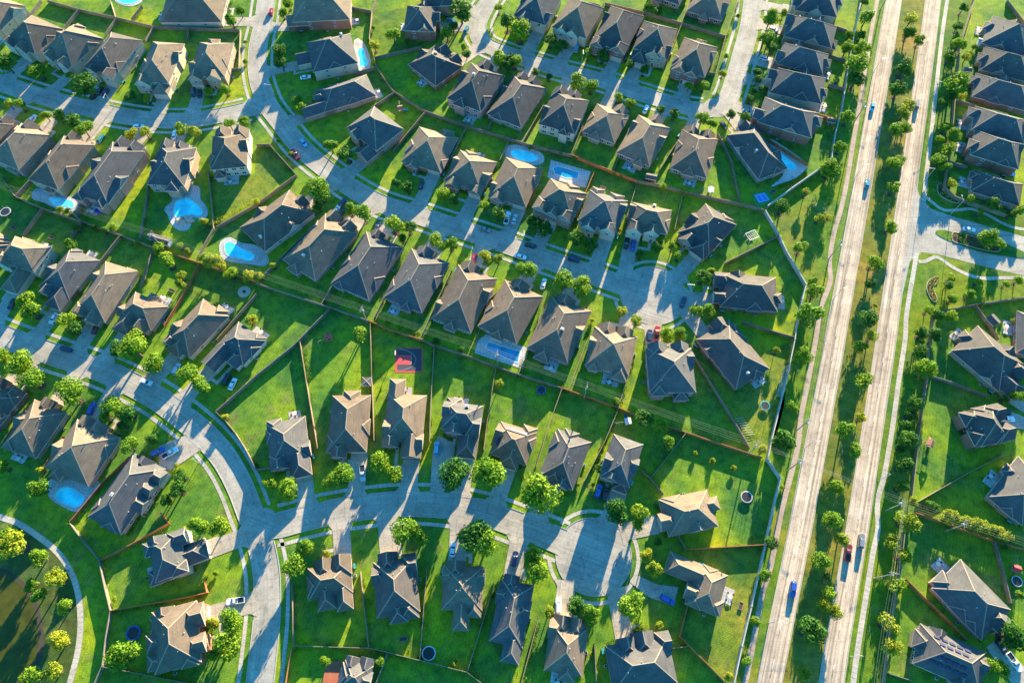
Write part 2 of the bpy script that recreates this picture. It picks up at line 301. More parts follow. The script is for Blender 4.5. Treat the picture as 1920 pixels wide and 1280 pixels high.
# highway
HL = [(-60, 1672, 1701), (0, 1661.5, 1690), (60, 1651, 1681), (290, 1610.8, 1642.6), (350, 1600, 1633), (610, 1552, 1588.5), (670, 1541.5, 1579), (930, 1491, 1532.5), (990, 1479.8, 1521.5), (1220, 1432, 1476.8), (1280, 1420, 1465), (1340, 1407, 1454)]
HR = [(-60, 1743, 1771), (0, 1735.4, 1763.5), (60, 1727.6, 1756.5), (290, 1695, 1726), (350, 1686.5, 1719), (400, 1679, 1713), (470, 1668.5, 1703), (540, 1657.5, 1692), (610, 1647, 1683), (670, 1638, 1675), (930, 1597, 1636), (990, 1587, 1627.5), (1220, 1545.5, 1589.8), (1280, 1536, 1581.5), (1340, 1525, 1571)]
for tab in (HL, HR):
    mb = MB(); kb = MB(); mk = MB(); s = 0
    L_ = [P(a, y) for y, a, b in tab]; R_ = [P(b, y) for y, a, b in tab]
    for i in range(len(tab) - 1):
        n = 12
        for j in range(n):
            q = [L_[i].lerp(L_[i + 1], j / n), L_[i].lerp(L_[i + 1], (j + 1) / n), R_[i].lerp(R_[i + 1], (j + 1) / n), R_[i].lerp(R_[i + 1], j / n)]
            d = (q[1] - q[0]).length; up = Vector((0, 0, 0.018))
            mb.face([v + up for v in q], 0, [(s, 0), (s + d, 0), (s + d, 7.2), (s, 7.2)])
            for e0, e1, sg in ((q[0], q[1], -1), (q[3], q[2], 1)):
                o = (q[3] - q[0]).normalized() * 0.16 * sg
                mid = (e0 + e1) / 2 + o; kb.box((mid.x, mid.y, 0.07), ((e1 - e0).length, 0.2, 0.14), 0, math.atan2(e1.y - e0.y, e1.x - e0.x))
            s += d
    structure('highway', mb.mesh('highway', ['highway'])); structure('kerb', kb.mesh('kerb', ['kerb']))
    # dashes
    a, b = (L_[0] + R_[0]) / 2, (L_[-1] + R_[-1]) / 2; mids = smooth_line([(l + r) / 2 for l, r in zip(L_, R_)], 1.0); acc = 0
    for i in range(len(mids) - 1):
        d = (mids[i + 1] - mids[i]); m_ = int(acc / 12.2) ; ph = acc - m_ * 12.2
        if ph < 3.0:
            c = (mids[i] + mids[i + 1]) / 2; mk.box((c.x, c.y, 0.03), (d.length, 0.13, 0.012), 0, math.atan2(d.y, d.x))
        elif ph < 5.2:
            c = (mids[i] + mids[i + 1]) / 2; mk.box((c.x, c.y, 0.03), (d.length, 0.11, 0.012), 1, math.atan2(d.y, d.x))
        acc += d.length
    structure('lane_markings', mk.mesh('lane_markings', ['mark_white', 'black']))
sheet('side_road', '1716 345 1725 368 1745 391 1790 407 1850 424 1960 455 1960 525 1880 508 1815 492 1760 477 1728 473 1706 490 1694 545 1685 560 1692 500 1700 440', 0.03, 'street')
ISL = pts2('1754 434 1765 431 1790 436 1830 441 1880 455 1930 478 1925 484 1880 480 1830 470 1780 452 1758 441')
structure('traffic_island', poly_sheet('island', closed_smooth(ISL), 0.14, 'park'))
# ------------------------------------------------------------------ houses
HOUSES = []      # dicts
ROWS = {
'A': 'top left row', 'B': 'top left corner yards', 'C': 'bend row', 'U': 'upper central row', 'V': 'upper cul-de-sac', 'D': 'lower central row', 'E': 'left pool row', 'F': 'left middle row',
'G': 'pond side row', 'H': 'basketball court row', 'I': 'lower cul-de-sac', 'J': 'bottom row', 'K': 'top middle bend', 'L': 'row below top street', 'M': 'top street row', 'N': 'row beside highway', 'P': 'far right row'}
HD = '''
A -60 40 0 62 50 12 2
A 0 78 65 108 106 49 2 g20 g60
A 72 100 133 131 180 66 2 g30 g78
A 150 130 215 148 264 75 2 g30 g80
A 250 157 318 162 342 82 2 g20 G80:3 R70
A 350 148 424 150 424 78 2 g18 g70 D22 r40 L30
B 428 -12 416 42 302 33 1 L50
C 552 -2 548 42 656 52 2 G85:3 L30 D85
C 574 80 587 136 672 120 2 G35:6 L40 c2080 R50 D60
C 584 172 601 213 706 180 1 G85:7 g40 L45 R60
C 645 243 700 287 752 238 2 g30 G85:4 D85
U 749 308 824 330 856 254 1 g30 r70 
U 829 343 900 367 930 300 1 g25 r30 g85
U 912 373 984 395 1018 315 1 g25 R70 
U 999 388 1069 418 1096 357 2 g15 g50 g85 r60
U 1081 420 1154 442 1180 374 2 g30 g78 r20 r70
U 1174 430 1250 446 1267 392 2 g20 g62 r40 c5590 D14
V 1266 440 1325 482 1391 428 1 g35 G85:2 L50 R40
V 1341 510 1342 574 1463 587 1 g20 g72 R60 L35 r60
V 1362 593 1300 630 1390 724 1 g30 R30 c6090 D65
V 1295 645 1210 645 1204 740 2 g25 g75 r30 r80 D85
D 596 395 548 352 453 430 1 g50 c3090 R60 D20
D 676 432 615 395 532 493 1 g30 g75 c5080 r60 D50
D 760 458 690 428 634 537 1 g70 R60 D50
D 846 487 775 460 725 565 1 g65 L40 R75 r40 D40
D 935 516 862 490 811 602 1 g70 L35 R75 r50 D40
D 1022 550 950 518 904 620 1 g60 R60 r50 D30
D 1112 577 1036 548 996 660 1 g65 L45 c4060 r60 D40
D 1197 625 1116 605 1091 688 1 g30 g70 r20 r80 D50
E 33 230 -25 208 -60 270 2
E 103 250 42 225 -10 300 2 g70
E 184 268 122 247 60 343 2 g70 r40 R50
E 279 280 212 260 167 376 2 g70 g30 r20 r85
E 374 272 298 268 285 350 2 g40 g80 r30 R50
E 470 243 396 250 399 322 2 g20 g70 L40 r80
F -70 470 -25 497 16 452 1
F -10 495 60 517 92 462 2 G60:8 g15
F 68 542 125 567 178 484 1 g30 G75:4
F 135 585 197 605 257 508 1 G60:2
F 215 597 278 626 312 568 1 G35:4 g70 r50
F 306 637 355 672 419 580 1 G50:2 r70
F 398 655 450 692 503 641 1 G10:6 g70
G 50 737 -5 705 -50 790 1
G 131 766 70 741 10 836 1 g60 R50 D65
G 231 812 150 778 85 883 1 g80 g50 r70 D60
G 318 882 234 1006 190 932 1 g14 g34 g54 c6060 L60 R40 D05 X
G 345 990 360 1066 285 1093 2 g15 G60:5 r15 r85
G 378 1122 387 1238 283 1247 2 g25 g70 r20 r80 r50 D15
H 508 885 583 868 563 777 1 g22 G82:4 r20
H 612 856 687 855 676 736 1 g30 L20 r50 D80
H 716 835 791 838 792 736 1 g20 G75:4 r15:5 R10 L30 D75
H 825 811 897 820 907 756 2 g35 G75:7 r15 c6080 D20
H 918 850 987 872 1005 805 1 G55:3 r80 L60 S
H 1009 892 1074 919 1115 826 1 G40:1 r40 D80
H 1124 893 1181 914 1218 832 2 G75:2 L35 r90 D30
I 1226 938 1246 1008 1345 962 1 R60 r40 g60 D80
I 1301 1051 1278 1127 1350 1152 1 G15:8 g70 r80 D95 X
J 657 1042 576 1056 582 1130 1 g20 g60 r20:4 r60:3 D30
J 778 1033 699 1045 699 1166 1 g65 L20 r50 r25 D72
J 908 1052 833 1050 812 1148 1 g70 L30 r50:5 r20 D75
J 1003 1088 942 1075 907 1205 1 g70 L45 r30:4 D70
J 1104 1168 1034 1155 1020 1262 1 g30 g70 R20 r40 D75
J 1250 1182 1132 1200 1140 1300 1 g40 g65 L20 D85
J 703 1238 650 1226 635 1290 1
K 828 13 822 60 757 54 2 g40 L50 R40 D30
K 850 -25 848 12 790 0 2
K 872 122 820 82 760 117 1 g30 g70 R50 c5545 D50
L 950 138 887 114 850 193 2 g60 c5550 r60 R40 D70
L 1029 162 965 137 928 220 1 g40 g75 R40 D80
L 1107 184 1040 165 1010 236 2 g40 g80 r30 R60 D80
L 1183 212 1122 190 1096 252 1 g30 r60 R50 D80
L 1262 236 1200 211 1168 295 1 g50 L40 r30 D80
L 1348 256 1280 238 1267 322 1 g30 g75 r50 D80
L 1412 229 1358 249 1402 345 1 g30 R40 c7060 D60
M 960 33 1020 52 1048 -10 2 g35
M 1032 55 1097 77 1123 12 2 g30 g60
M 1106 82 1170 103 1196 27 2 g20 g80
M 1185 95 1250 112 1270 55 2 G12:4 g60 g88
M 1256 130 1320 150 1338 84 2 g25 g60 r50
M 1378 -20 1312 -38 1292 25 1 r50
M 1300 -35 1240 -55 1222 -5 1 r70
N 1490 -25 1484 18 1572 45 2 R50 D50 r30 L40 g60
N 1475 26 1463 66 1562 95 2 R60 D50 r60 g30 L60
N 1462 78 1450 118 1548 142 2 R55 D50 r40 g65 L35
N 1445 124 1435 172 1543 204 2 R60 D50 r55 g30 L60
N 1428 180 1412 226 1520 280 2 L40 R60 D30 r30 g70
P 1945 60 1925 112 1842 65 1 R60 L50 r40
P 1935 110 1930 155 1834 130 1 r50 L40 R60
P 1935 165 1930 210 1818 183 1 L50 r30 R60
P 1925 225 1920 270 1818 240 2 r30 L50
P 1918 270 1910 318 1812 300 2 r60 L40
P 1918 345 1912 387 1815 358 1 r30 L60
P 1975 600 1975 680 1905 650 1
P 1930 690 1880 740 1775 658 1 L40 R30 g30 G70:4 r45
P 1868 757 1903 822 1835 838 2 g20 g80 r20 r75 L50
P 1975 905 1917 985 1855 925 1 L50
P 1903 1150 1848 1208 1755 1085 1 g40 r70 R50 R30 D65
P 1850 1222 1838 1300 1700 1268 1 L70 r40 S2
'''
def hipblock(rf, wl, cx, cy, w_, d_, he, pitch, gf=False, gb=False, axis=None, base=0.0, walls=True, uvs=0.0):
    """a roof over a w x d eave rectangle; gf/gb = gable at the -axis / +axis end"""
    ax = axis if axis else ('y' if d_ >= w_ else 'x')
    def T(a, b, z):                       # a along the ridge axis, b across
        return Vector((cx + b, cy + a, z)) if ax == 'y' else Vector((cx + a, cy - b, z))
    la, lb = (d_ / 2, w_ / 2) if ax == 'y' else (w_ / 2, d_ / 2)
    rise = lb * pitch; run = min(lb, la) if la >= lb else la
    if la < lb and not (gf or gb): rise = la * pitch
    r0 = -la + (0 if gf else run); r1 = la - (0 if gb else run)
    if r0 > r1: r0 = r1 = (r0 + r1) / 2
    zt = he + rise; A, B, C_, D_ = T(-la, -lb, he), T(-la, lb, he), T(la, lb, he), T(la, -lb, he); R0, R1 = T(r0, 0, zt), T(r1, 0, zt)
    def rface(p):
        e = (p[1] - p[0]).normalized(); n = (p[1] - p[0]).cross(p[2] - p[0]).normalized(); g = n.cross(e); o = random.random() * 50
        if n.z < 0: p = p[::-1]
        rf.face(p, 0, [(o + (q - p[0]).dot(e), (q - p[0]).dot(g) + o) for q in p])
    rface([B, C_, R1, R0] if (R1 - R0).length > 0.01 else [B, C_, R1]); rface([D_, A, R0, R1] if (R1 - R0).length > 0.01 else [D_, A, R0])
    if not gf: rface([A, B, R0])
    if not gb: rface([C_, D_, R1])
    th = 0.24; dn = Vector((0, 0, -th))
    loop = [A, B, C_, D_]
    for i in range(4):
        a, b = loop[i], loop[(i + 1) % 4]
        if (i == 0 and gf) or (i == 2 and gb):
            R = R0 if i == 0 else R1
            rf.face([a + dn, R + dn, R, a], 1); rf.face([R + dn, b + dn, b, R], 1); continue
        rf.face([a + dn, b + dn, b, a], 1)
    rf.face([D_ + dn, C_ + dn, B + dn, A + dn], 1)
    def capline(a, b):
        d = (b - a)
        if d.length < 0.3: return
        s = d.cross(Vector((0, 0, 1))).normalized() * 0.17; u = Vector((0, 0, 0.07)); v = Vector((0, 0, -0.02))
        rf.face([a + v + s, b + v + s, b + u, a + u], 2); rf.face([a + u, b + u, b + v - s, a + v - s], 2)
    capline(R0, R1)
    if not gf: capline(A, R0); capline(B, R0)
    if not gb: capline(C_, R1); capline(D_, R1)
    if walls:
        i_ = 0.45; a0, a1, b0, b1 = -la + i_, la - i_, -lb + i_, lb - i_
        if gf: a0 = -la + 0.3
        if gb: a1 = la - 0.3
        q = [T(a0, b0, base), T(a0, b1, base), T(a1, b1, base), T(a1, b0, base)]; top = Vector((0, 0, he - base - 0.1))
        for k in range(4):
            p1, p2 = q[k], q[(k + 1) % 4]; L = (p2 - p1).length
            wl.face([p1, p2, p2 + top, p1 + top], 0, [(0, 0), (L, 0), (L, he), (0, he)])
        for flag, aa in ((gf, a0), (gb, a1)):
            if flag: wl.face([T(aa, b0, he - 0.1), T(aa, b1, he - 0.1), T(aa, 0, he - 0.1 + (lb - i_) * pitch)], 0)
WIN = {}
def window_mesh(ww, hh, frame='white'):
    k = (ww, hh)
    if k in WIN: return WIN[k]
    f = MB(); t = 0.09
    f.box((0, -0.03, hh / 2 - t / 2), (ww, 0.1, t)); f.box((0, -0.03, -hh / 2 + t / 2), (ww, 0.1, t))
    for x in (-ww / 2 + t / 2, ww / 2 - t / 2, 0): f.box((x, -0.03, 0), (t, 0.1, hh - 2 * t - 0.004))
    p = MB(); p.box((0, -0.005, 0), (ww - 0.02, 0.05, hh - 0.02))
    WIN[k] = (f.mesh('window', [frame]), p.mesh('pane', ['glass'])); return WIN[k]
def unit(name, fn, mats): mb = MB(); fn(mb); return mb.mesh(name, mats)
M_GAR = {}
def garage_mesh(w_):
    if w_ in M_GAR: return M_GAR[w_]
    mb = MB()
    for i in range(4): mb.box((0, -0.04, 0.3 + i * 0.56), (w_, 0.08, 0.53))
    mb.box((0, -0.02, 1.12), (w_ + 0.25, 0.06, 2.35), 1)
    M_GAR[w_] = mb.mesh('garage_door', ['garage', 'trim']); return M_GAR[w_]
M_DOOR = unit('door', lambda b: (b.box((0, -0.05, 1.1), (1.0, 0.08, 2.2)), b.box((0, -0.02, 1.15), (1.3, 0.07, 2.4), 1)), ['door_brown', 'trim'])
M_VENT = unit('roof_vent', lambda b: (b.tube((0, 0, -0.3), (0, 0, 0.45), 0.11, n=8), b.tube((0, 0, 0.4), (0, 0, 0.55), 0.2, 0.14, n=8)), ['galv'])
M_PIPE = unit('vent_pipe', lambda b: b.tube((0, 0, -0.3), (0, 0, 0.5), 0.07, n=6), ['white'])
M_CHIM = {}
def chimney_mesh(wm):
    if wm in M_CHIM: return M_CHIM[wm]
    b = MB(); b.box((0, 0, -.4), (1.05, 0.85, 4.2)); b.box((0, 0, 1.75), (1.25, 1.05, 0.14), 1); b.box((0, 0, 1.93), (0.6, 0.45, 0.3), 2)
    M_CHIM[wm] = b.mesh('chimney', [wm, 'trim', 'galv']); return M_CHIM[wm]
M_SOL = unit('solar_panel', lambda b: (b.box((0, 0, 0.2), (0.98, 1.65, 0.05)), b.box((0, 0, 0.17), (1.02, 1.70, 0.04), 1)), ['solar', 'black'])
ORD = ['', 'first', 'second', 'third', 'fourth', 'fifth', 'sixth', 'seventh', 'eighth', 'ninth', 'tenth', 'eleventh', 'twelfth', 'thirteenth']
DRIVES = []
cnt = {}
for ln in HD.strip().splitlines():
    q = ln.split(); row = q[0]; c = [float(v) for v in q[1:7]]; st = int(q[7]); tok = q[8:]
    rnd = random.Random(hash_ := int(abs(c[0] * 7 + c[1] * 13 + c[4])))
    he = 3.1 if st == 1 else 5.6
    F1, F2, B = P(c[0], c[1], he), P(c[2], c[3], he), P(c[4], c[5], he)
    ux = (F2 - F1); W = ux.length; ux.normalize(); dv = B - F2; dep = dv - ux * dv.dot(ux); D = dep.length; uy = dep.normalized()
    flip = ux.cross(uy).z < 0
    if flip: F1, F2 = F2, F1; ux = -ux
    cen = (F1 + F2) / 2 + uy * D / 2; cen.z = 0; rz = math.atan2(ux.y, ux.x)
    if row in 'AE': W *= 0.91
    cnt[row] = cnt.get(row, 0) + 1
    RS = rnd.choice([ROOFS[1], ROOFS[3]]) if row in 'NPVK' else rnd.choice(ROOFS) if row not in 'DHFG' else rnd.choice(ROOFS[:3]); WS = rnd.choice(WALLS)
    HOUSES.append(dict(row=row, i=cnt[row], st=st, he=he, W=W, D=D, cen=cen, rz=rz, ux=ux, uy=uy, flip=flip, tok=tok, roof=RS, wall=WS, rnd=rnd))
for r in cnt:                       # order inside each row: by screen-independent position
    hs = [h for h in HOUSES if h['row'] == r]; hs.sort(key=(lambda h: -h['cen'].y) if r in 'CGNPV' else (lambda h: h['cen'].x))
    for i, h in enumerate(hs):
        h['i'] = i + 1; h['phrase'] = (ORD[i + 1] + ' ' if len(hs) > 1 else '') + 'house of the ' + ROWS[r]
        h['short'] = ORD[i + 1] + ' ' + ROWS[r] + ' house'; h['end'] = 'from top' if r in 'CGNPV' else 'from left'
def tok0(h): return h['tok'] or ['g25', 'g75']
def build_house(h):
    W, D, he, st, rnd = h['W'], h['D'], h['he'], h['st'], h['rnd']
    look = ('two-storey ' if st == 2 else 'single-storey ') + h['wall'][2] + ' house, ' + h['roof'][2] + ' roof'
    root = thing('house', '%s, %s %s, %s' % (look, ORD[h['i']], h['end'], ROWS[h['row']]), 'house', h['cen'], h['rz'], 'houses in the ' + ROWS[h['row']])
    rf, wl = MB(), MB(); pitch = 0.76 if st == 1 else 0.80; pitch += rnd.uniform(-0.05, 0.05)
    tk0 = tok0(h); fs = 1.5 if sum(t[0] == 'g' for t in tk0) else 0.0; bs = 0.9 if any(t[0] == 'r' for t in tk0) else 0.0
    y0, y1 = -D / 2 + fs, D / 2 - bs; ym = (y0 + y1) / 2; DM = y1 - y0
    hipblock(rf, wl, 0, ym, W, DM, he, pitch)
    short = min(W, D); top = he + short / 2 * pitch
    def rh(x, y):                    # main roof height at local x,y
        return he + max(0, min(W / 2 - abs(x), DM / 2 - abs(y - ym))) * pitch
    gar = None; dpos = None; extras = []
    tok = list(h['tok'] or ['g25', 'g75'])
    if h['row'] in 'AEFGUVDHIJLMNPK':
        for kk in 'RL':
            if not any(t[0] == kk for t in tok) and rnd.random() < .65: tok.append('%s%02d' % (kk, rnd.choice([30, 45, 60, 70])))
        if sum(t[0] == 'r' for t in tok) < 1 and rnd.random() < .7: tok.append('r%02d' % rnd.choice([20, 35, 70, 80]))
        if sum(t[0] == 'g' for t in tok) < 1 and rnd.random() < .8: tok.append('g%02d' % rnd.choice([20, 35, 65]))
    for tk in tok:
        k = tk[0]; 
        if k == 'S': h['solar'] = tk; continue
        if k == 'X': h['nodrive'] = True; continue
        if k == 'c':
            x = (int(tk[1:3]) / 100 - 0.5) * W; y = (int(tk[3:5]) / 100 - 0.5) * D
            if h['flip']: x = -x
            extras.append(('c', x, y)); continue
        a = tk[1:].split(':'); u = int(a[0]) / 100; ex = float(a[1]) if len(a) > 1 else None
        if k == 'D': dpos = u; continue
        if k in 'gG r': x = (u - 0.5) * W * (-1 if h['flip'] else 1)
        if k == 'g':
            gw = min(rnd.uniform(5.4, 7.6), W * 0.48); pr = ex if ex else rnd.uniform(-0.2, 0.9); dd = gw / 2 + pr + 1.0 + fs
            x = max(-W / 2 + gw / 2 - 0.2, min(W / 2 - gw / 2 + 0.2, x)); zz_ = he + rnd.choice([0, 0, 0.35])
            hipblock(rf, wl, x, -D / 2 - pr + dd / 2, gw, dd, zz_, pitch * 1.12, gf=True, axis='y')
            h.setdefault('gables', []).append((x, -D / 2 - pr + 0.3, gw))
        elif k == 'G':
            gw = min(7.6, W * 0.52); pr = ex if ex else 4; dd = gw + pr
            x = max(-W / 2 + gw / 2, min(W / 2 - gw / 2, x)); gh = he if st == 1 else 3.4
            hipblock(rf, wl, x, -D / 2 - pr + dd / 2, gw, dd, gh - 0.05, pitch * 0.97, gf=(rnd.random() < 0.35), axis='y'); gar = (x, -D / 2 - pr + 0.45, gw)
        elif k == 'r':
            gw = rnd.uniform(4.2, 6.0); pr = ex if ex else rnd.uniform(0.2, 1.8); dd = gw / 2 + pr + 1.5 + bs
            x = max(-W / 2 + gw / 2, min(W / 2 - gw / 2, x)); gh = 3.05 if (st == 1 or rnd.random() < 0.4) else he
            hipblock(rf, wl, x, D / 2 + pr - dd / 2, gw, dd, gh, pitch, axis='y')
        elif k in 'RL':
            y = (u - 0.5) * D; sg = 1 if (k == 'R') != h['flip'] else -1; gw = rnd.uniform(5.0, 7.4); pr = rnd.uniform(0.1, 0.6); dd = gw / 2 + pr + 1.0
            hipblock(rf, wl, sg * (W / 2 + pr - dd / 2), y, dd, gw, he + 0.06, pitch * 1.05, gf=(sg < 0 and rnd.random() < .5), gb=(sg > 0 and rnd.random() < .5), axis='x')
    link('wall', wl.mesh('wall', [h['wall'][0]]), root); link('roof', rf.mesh('roof', [h['roof'][0], 'trim', 'ridge']), root)
    h['top'] = top
    # garage
    if dpos is None: dpos = 0.8
    if gar is None:
        x = (dpos - 0.5) * W * (-1 if h['flip'] else 1); x = max(-W / 2 + 3.2, min(W / 2 - 3.2, x)); gar = (x, y0 + 0.45, 6.5)
        hit = [g for g in h.get('gables', []) if abs(g[0] - x) < g[2] / 2 + 2.0]
        if hit: gar = (hit[0][0], min(g[1] for g in hit), 5.2)
    link('garage_door', garage_mesh(4.8), root, (gar[0], gar[1] - 0.01, 0)); h['gar'] = gar
    # openings on the main walls
    def openings(n, x0, x1, fixed, rot, zlist, wh, skip=None):
        fm, pm = window_mesh(*wh)
        for i in range(n):
            t = x0 + (x1 - x0) * (i + 0.5) / n
            if rot in (0, math.pi): loc = [t, fixed]
            else: loc = [fixed, t]
            for z in zlist:
                if z < 3 and skip and abs(t - skip[0]) < skip[1]: continue
                if rot == 0 and any(abs(t - g[0]) < g[2] / 2 + .9 for g in h.get('gables', [])): continue
                o = link('window', fm, root, (loc[0], loc[1], z), rot); link('pane', pm, o)
    zl = [1.55] if st == 1 else [1.5, 4.3]
    openings(3, -W / 2 + 1, W / 2 - 1, y0 + 0.45, 0, zl, (1.6, 1.5), (gar[0], 3.9))
    openings(4, -W / 2 + 1, W / 2 - 1, y1 - 0.45, math.pi, zl, (1.9, 1.6))
    openings(2, y0 + 2, y1 - 2, W / 2 - 0.45, math.pi / 2, zl, (1.3, 1.3)); openings(2, y0 + 2, y1 - 2, -W / 2 + 0.45, -math.pi / 2, zl, (1.3, 1.3))
    dx = -gar[0] * 0.3 + (1.0 if gar[0] < 0 else -1.0); dy = y0 + 0.45
    for g in h.get('gables', []):
        if abs(g[0] - dx) < g[2] / 2: dy = min(dy, g[1])
    for g in h.get('gables', []):
        fm, pm = window_mesh(1.4, 1.4)
        for z in ([1.5] if st == 1 else [1.5, 4.2]):
            if z < 3 and abs(g[0] - gar[0]) < 3.6: continue
            if z < 3 and abs(g[0] - dx) < 1.6: continue
            o = link('window', fm, root, (g[0], g[1], z)); link('pane', pm, o)
    link('door', M_DOOR, root, (dx, dy - 0.02, 0))
    for _ in range(rnd.randint(3, 5)):
        x, y = rnd.uniform(-.3, .3) * W, rnd.uniform(-.3, .3) * D; link('roof_vent', M_VENT if rnd.random() < .5 else M_PIPE, root, (x, y, rh(x, y)))
    # low planting along the front wall
    hm = MB(); x = -W / 2 + 1.0
    while x < W / 2 - 1:
        if abs(x - gar[0]) > 3.3 and abs(x - dx) > 1.2:
            rr = rnd.uniform(.4, .75); yb = y0 - .35 - rr * .5
            for g in h.get('gables', []):
                if abs(g[0] - x) < g[2] / 2 + .3: yb = min(yb, g[1] - .7)
            for _ in range(46):
                v = Vector((rnd.gauss(0, 1), rnd.gauss(0, 1), abs(rnd.gauss(0, 1)))).normalized() * rr * rnd.uniform(.75, 1.1); a = Vector((x + v.x, yb + v.y, max(.05, v.z * 1.2)))
                u1 = Vector((rnd.gauss(0, 1), rnd.gauss(0, 1), rnd.gauss(0, .7))).normalized() * .2; u2 = Vector((rnd.gauss(0, 1), rnd.gauss(0, 1), rnd.gauss(0, .7))).normalized() * .2; hm.face([a, a + u1, a + u1 + u2, a + u2])
        x += rnd.uniform(1.0, 1.6)
    if hm.f:
        q = link('hedge', hm.mesh('hedge', ['leaf_d' if rnd.random() < .6 else 'leaf_o']), None, (h['cen'].x, h['cen'].y, 0.01), h['rz']); tag(q, 'low planting along front wall of ' + h['short'], 'hedge', 'hedges along the house fronts')
    for e in extras: link('chimney', chimney_mesh(h['wall'][0]), root, (e[1], e[2], max(rh(e[1], e[2]) - 0.6, he)))
    if h.get('solar'):
        sl_ = math.atan(pitch)
        if h['solar'] == 'S':
            for i in range(7):
                y = y1 - 2.4; x = i * 1.05 - 3.1; o = link('solar_panel', M_SOL, root, (x, y, rh(0, y) + 0.1)); o.rotation_euler = (-sl_, 0, 0)
            for i in range(5):
                x = W / 2 - 1.6 if not h['flip'] else -W / 2 + 1.6; y = -2.5 + i * 1.05; o = link('solar_panel', M_SOL, root, (-x, y, rh(x, 0) + 0.1)); o.rotation_euler = (0, -sl_ if x > 0 else sl_, 0); o.rotation_euler.z = 0
        else:
            for sg, n in ((1, 11), (-1, 9)):
                for i in range(n):
                    x, y = sg * (W / 2 - 2.6 - 1.8 * (i % 2)), -D / 2 + 6.5 + 1.15 * i
                    if y > D / 2 - 5: continue
                    o = link('solar_panel', M_SOL, root, (x, y, rh(x, 0) + 0.1)); o.rotation_euler = (0, sl_ * sg, 0)
    h['root'] = root
for h in HOUSES: build_house(h)
def world(h, x, y): return h['cen'] + h['ux'] * x + h['uy'] * y
# driveways
def add_drive(poly, z, rot):
    DRIVES.append(poly); structure('driveway', poly_sheet('driveway', poly, z, 'drive', uvrot=rot))
dz = 0.064
for h in HOUSES:
    gx, gy, gw = h['gar']; hw = 2.9; s = None; t = 0
    while t < 34:
        p = world(h, gx, gy - t)
        if in_street(p, None, -0.3): s = t; break
        t += 0.4
    if s is None or h.get('nodrive'): continue
    a = [world(h, gx - hw, gy), world(h, gx - hw, gy - s + 2.2), world(h, gx - hw - 1.3, gy - s + .4), world(h, gx - hw - 1.3, gy - s), world(h, gx + hw + 1.3, gy - s), world(h, gx + hw + 1.3, gy - s + .4), world(h, gx + hw, gy - s + 2.2), world(h, gx + hw, gy)]
    h['drive'] = s; add_drive(a, dz, h['rz']); dz += 0.0006
    # path to the front door
    dx = -gx * 0.3 + (1.0 if gx < 0 else -1.0); sg = 1 if dx > gx else -1
    pth = [world(h, dx - .6, -h['D'] / 2 + .3), world(h, dx + .6, -h['D'] / 2 + .3), world(h, dx + .6, gy - 3.4), world(h, gx + sg * hw, gy - 3.4), world(h, gx + sg * hw, gy - 2.2), world(h, dx - .6, gy - 2.2)]
    if sg < 0: pth = [world(h, dx - .6, -h['D'] / 2 + .3), world(h, dx - .6, gy - 3.4), world(h, gx - hw, gy - 3.4), world(h, gx - hw, gy - 2.2), world(h, dx + .6, gy - 2.2), world(h, dx + .6, -h['D'] / 2 + .3)]
    structure('garden_path', poly_sheet('garden_path', pth, 0.05, 'walk'))
def cover(p, polys): return any(inside(p, q) for q in polys)
for s_ in ('1876 745 1905 722 1960 760 1960 800', '1890 770 1905 775 1950 795 1950 812 1888 798', '1848 1213 1866 1200 1935 1262 1935 1300 1900 1285', '298 836 347 816 376 843 345 865 318 882 298 872', '806 921 811 850 822 816 854 832 850 860 832 925', '1190 1075 1232 1095 1272 1100 1262 1135 1215 1118 1180 1090'):
    add_drive(pts2(s_), dz, 0.3); dz += 0.0006
# kerbs and pavements
kb = MB(); pv = MB()
DB = [(min(p[0] for p in d), max(p[0] for p in d), min(p[1] for p in d), max(p[1] for p in d), d) for d in DRIVES]
def in_drive(p): return any(a <= p.x <= b and c <= p.y <= d and inside(p, q) for a, b, c, d, q in DB)
def edge_run(line, nn, off, skip):
    n = len(line)
    for sg in (1, -1):
        for i in range(n - 1):
            a = line[i] + nn[i] * sg * off; b = line[i + 1] + nn[i + 1] * sg * off; m_ = (a + b) / 2
            if in_street(m_, skip, 0.05): continue
            if not in_drive(m_ + nn[i] * sg * 0.1) and not in_drive(a):
                d = b - a; kb.box((m_.x, m_.y, 0.07), (d.length + 0.02, 0.2, 0.14), 0, math.atan2(d.y, d.x))
            if skip is not None or True:
                o1, o2 = 1.7, 2.95; q = [line[i] + nn[i] * sg * (off + o1), line[i + 1] + nn[i + 1] * sg * (off + o1), line[i + 1] + nn[i + 1] * sg * (off + o2), line[i] + nn[i] * sg * (off + o2)]
                if in_street((q[0] + q[2]) / 2, skip, 0.3): continue
                if sg < 0: q = [q[3], q[2], q[1], q[0]]
                pv.face([Vector((v.x, v.y, 0.05)) for v in q], 0, [(i * 1.5, 0.2), (i * 1.5 + 1.5, 0.2), (i * 1.5 + 1.5, 1.4), (i * 1.5, 1.4)])
for k, l in LINES.items(): edge_run(l, normals2(l), HALF + 0.1, k)
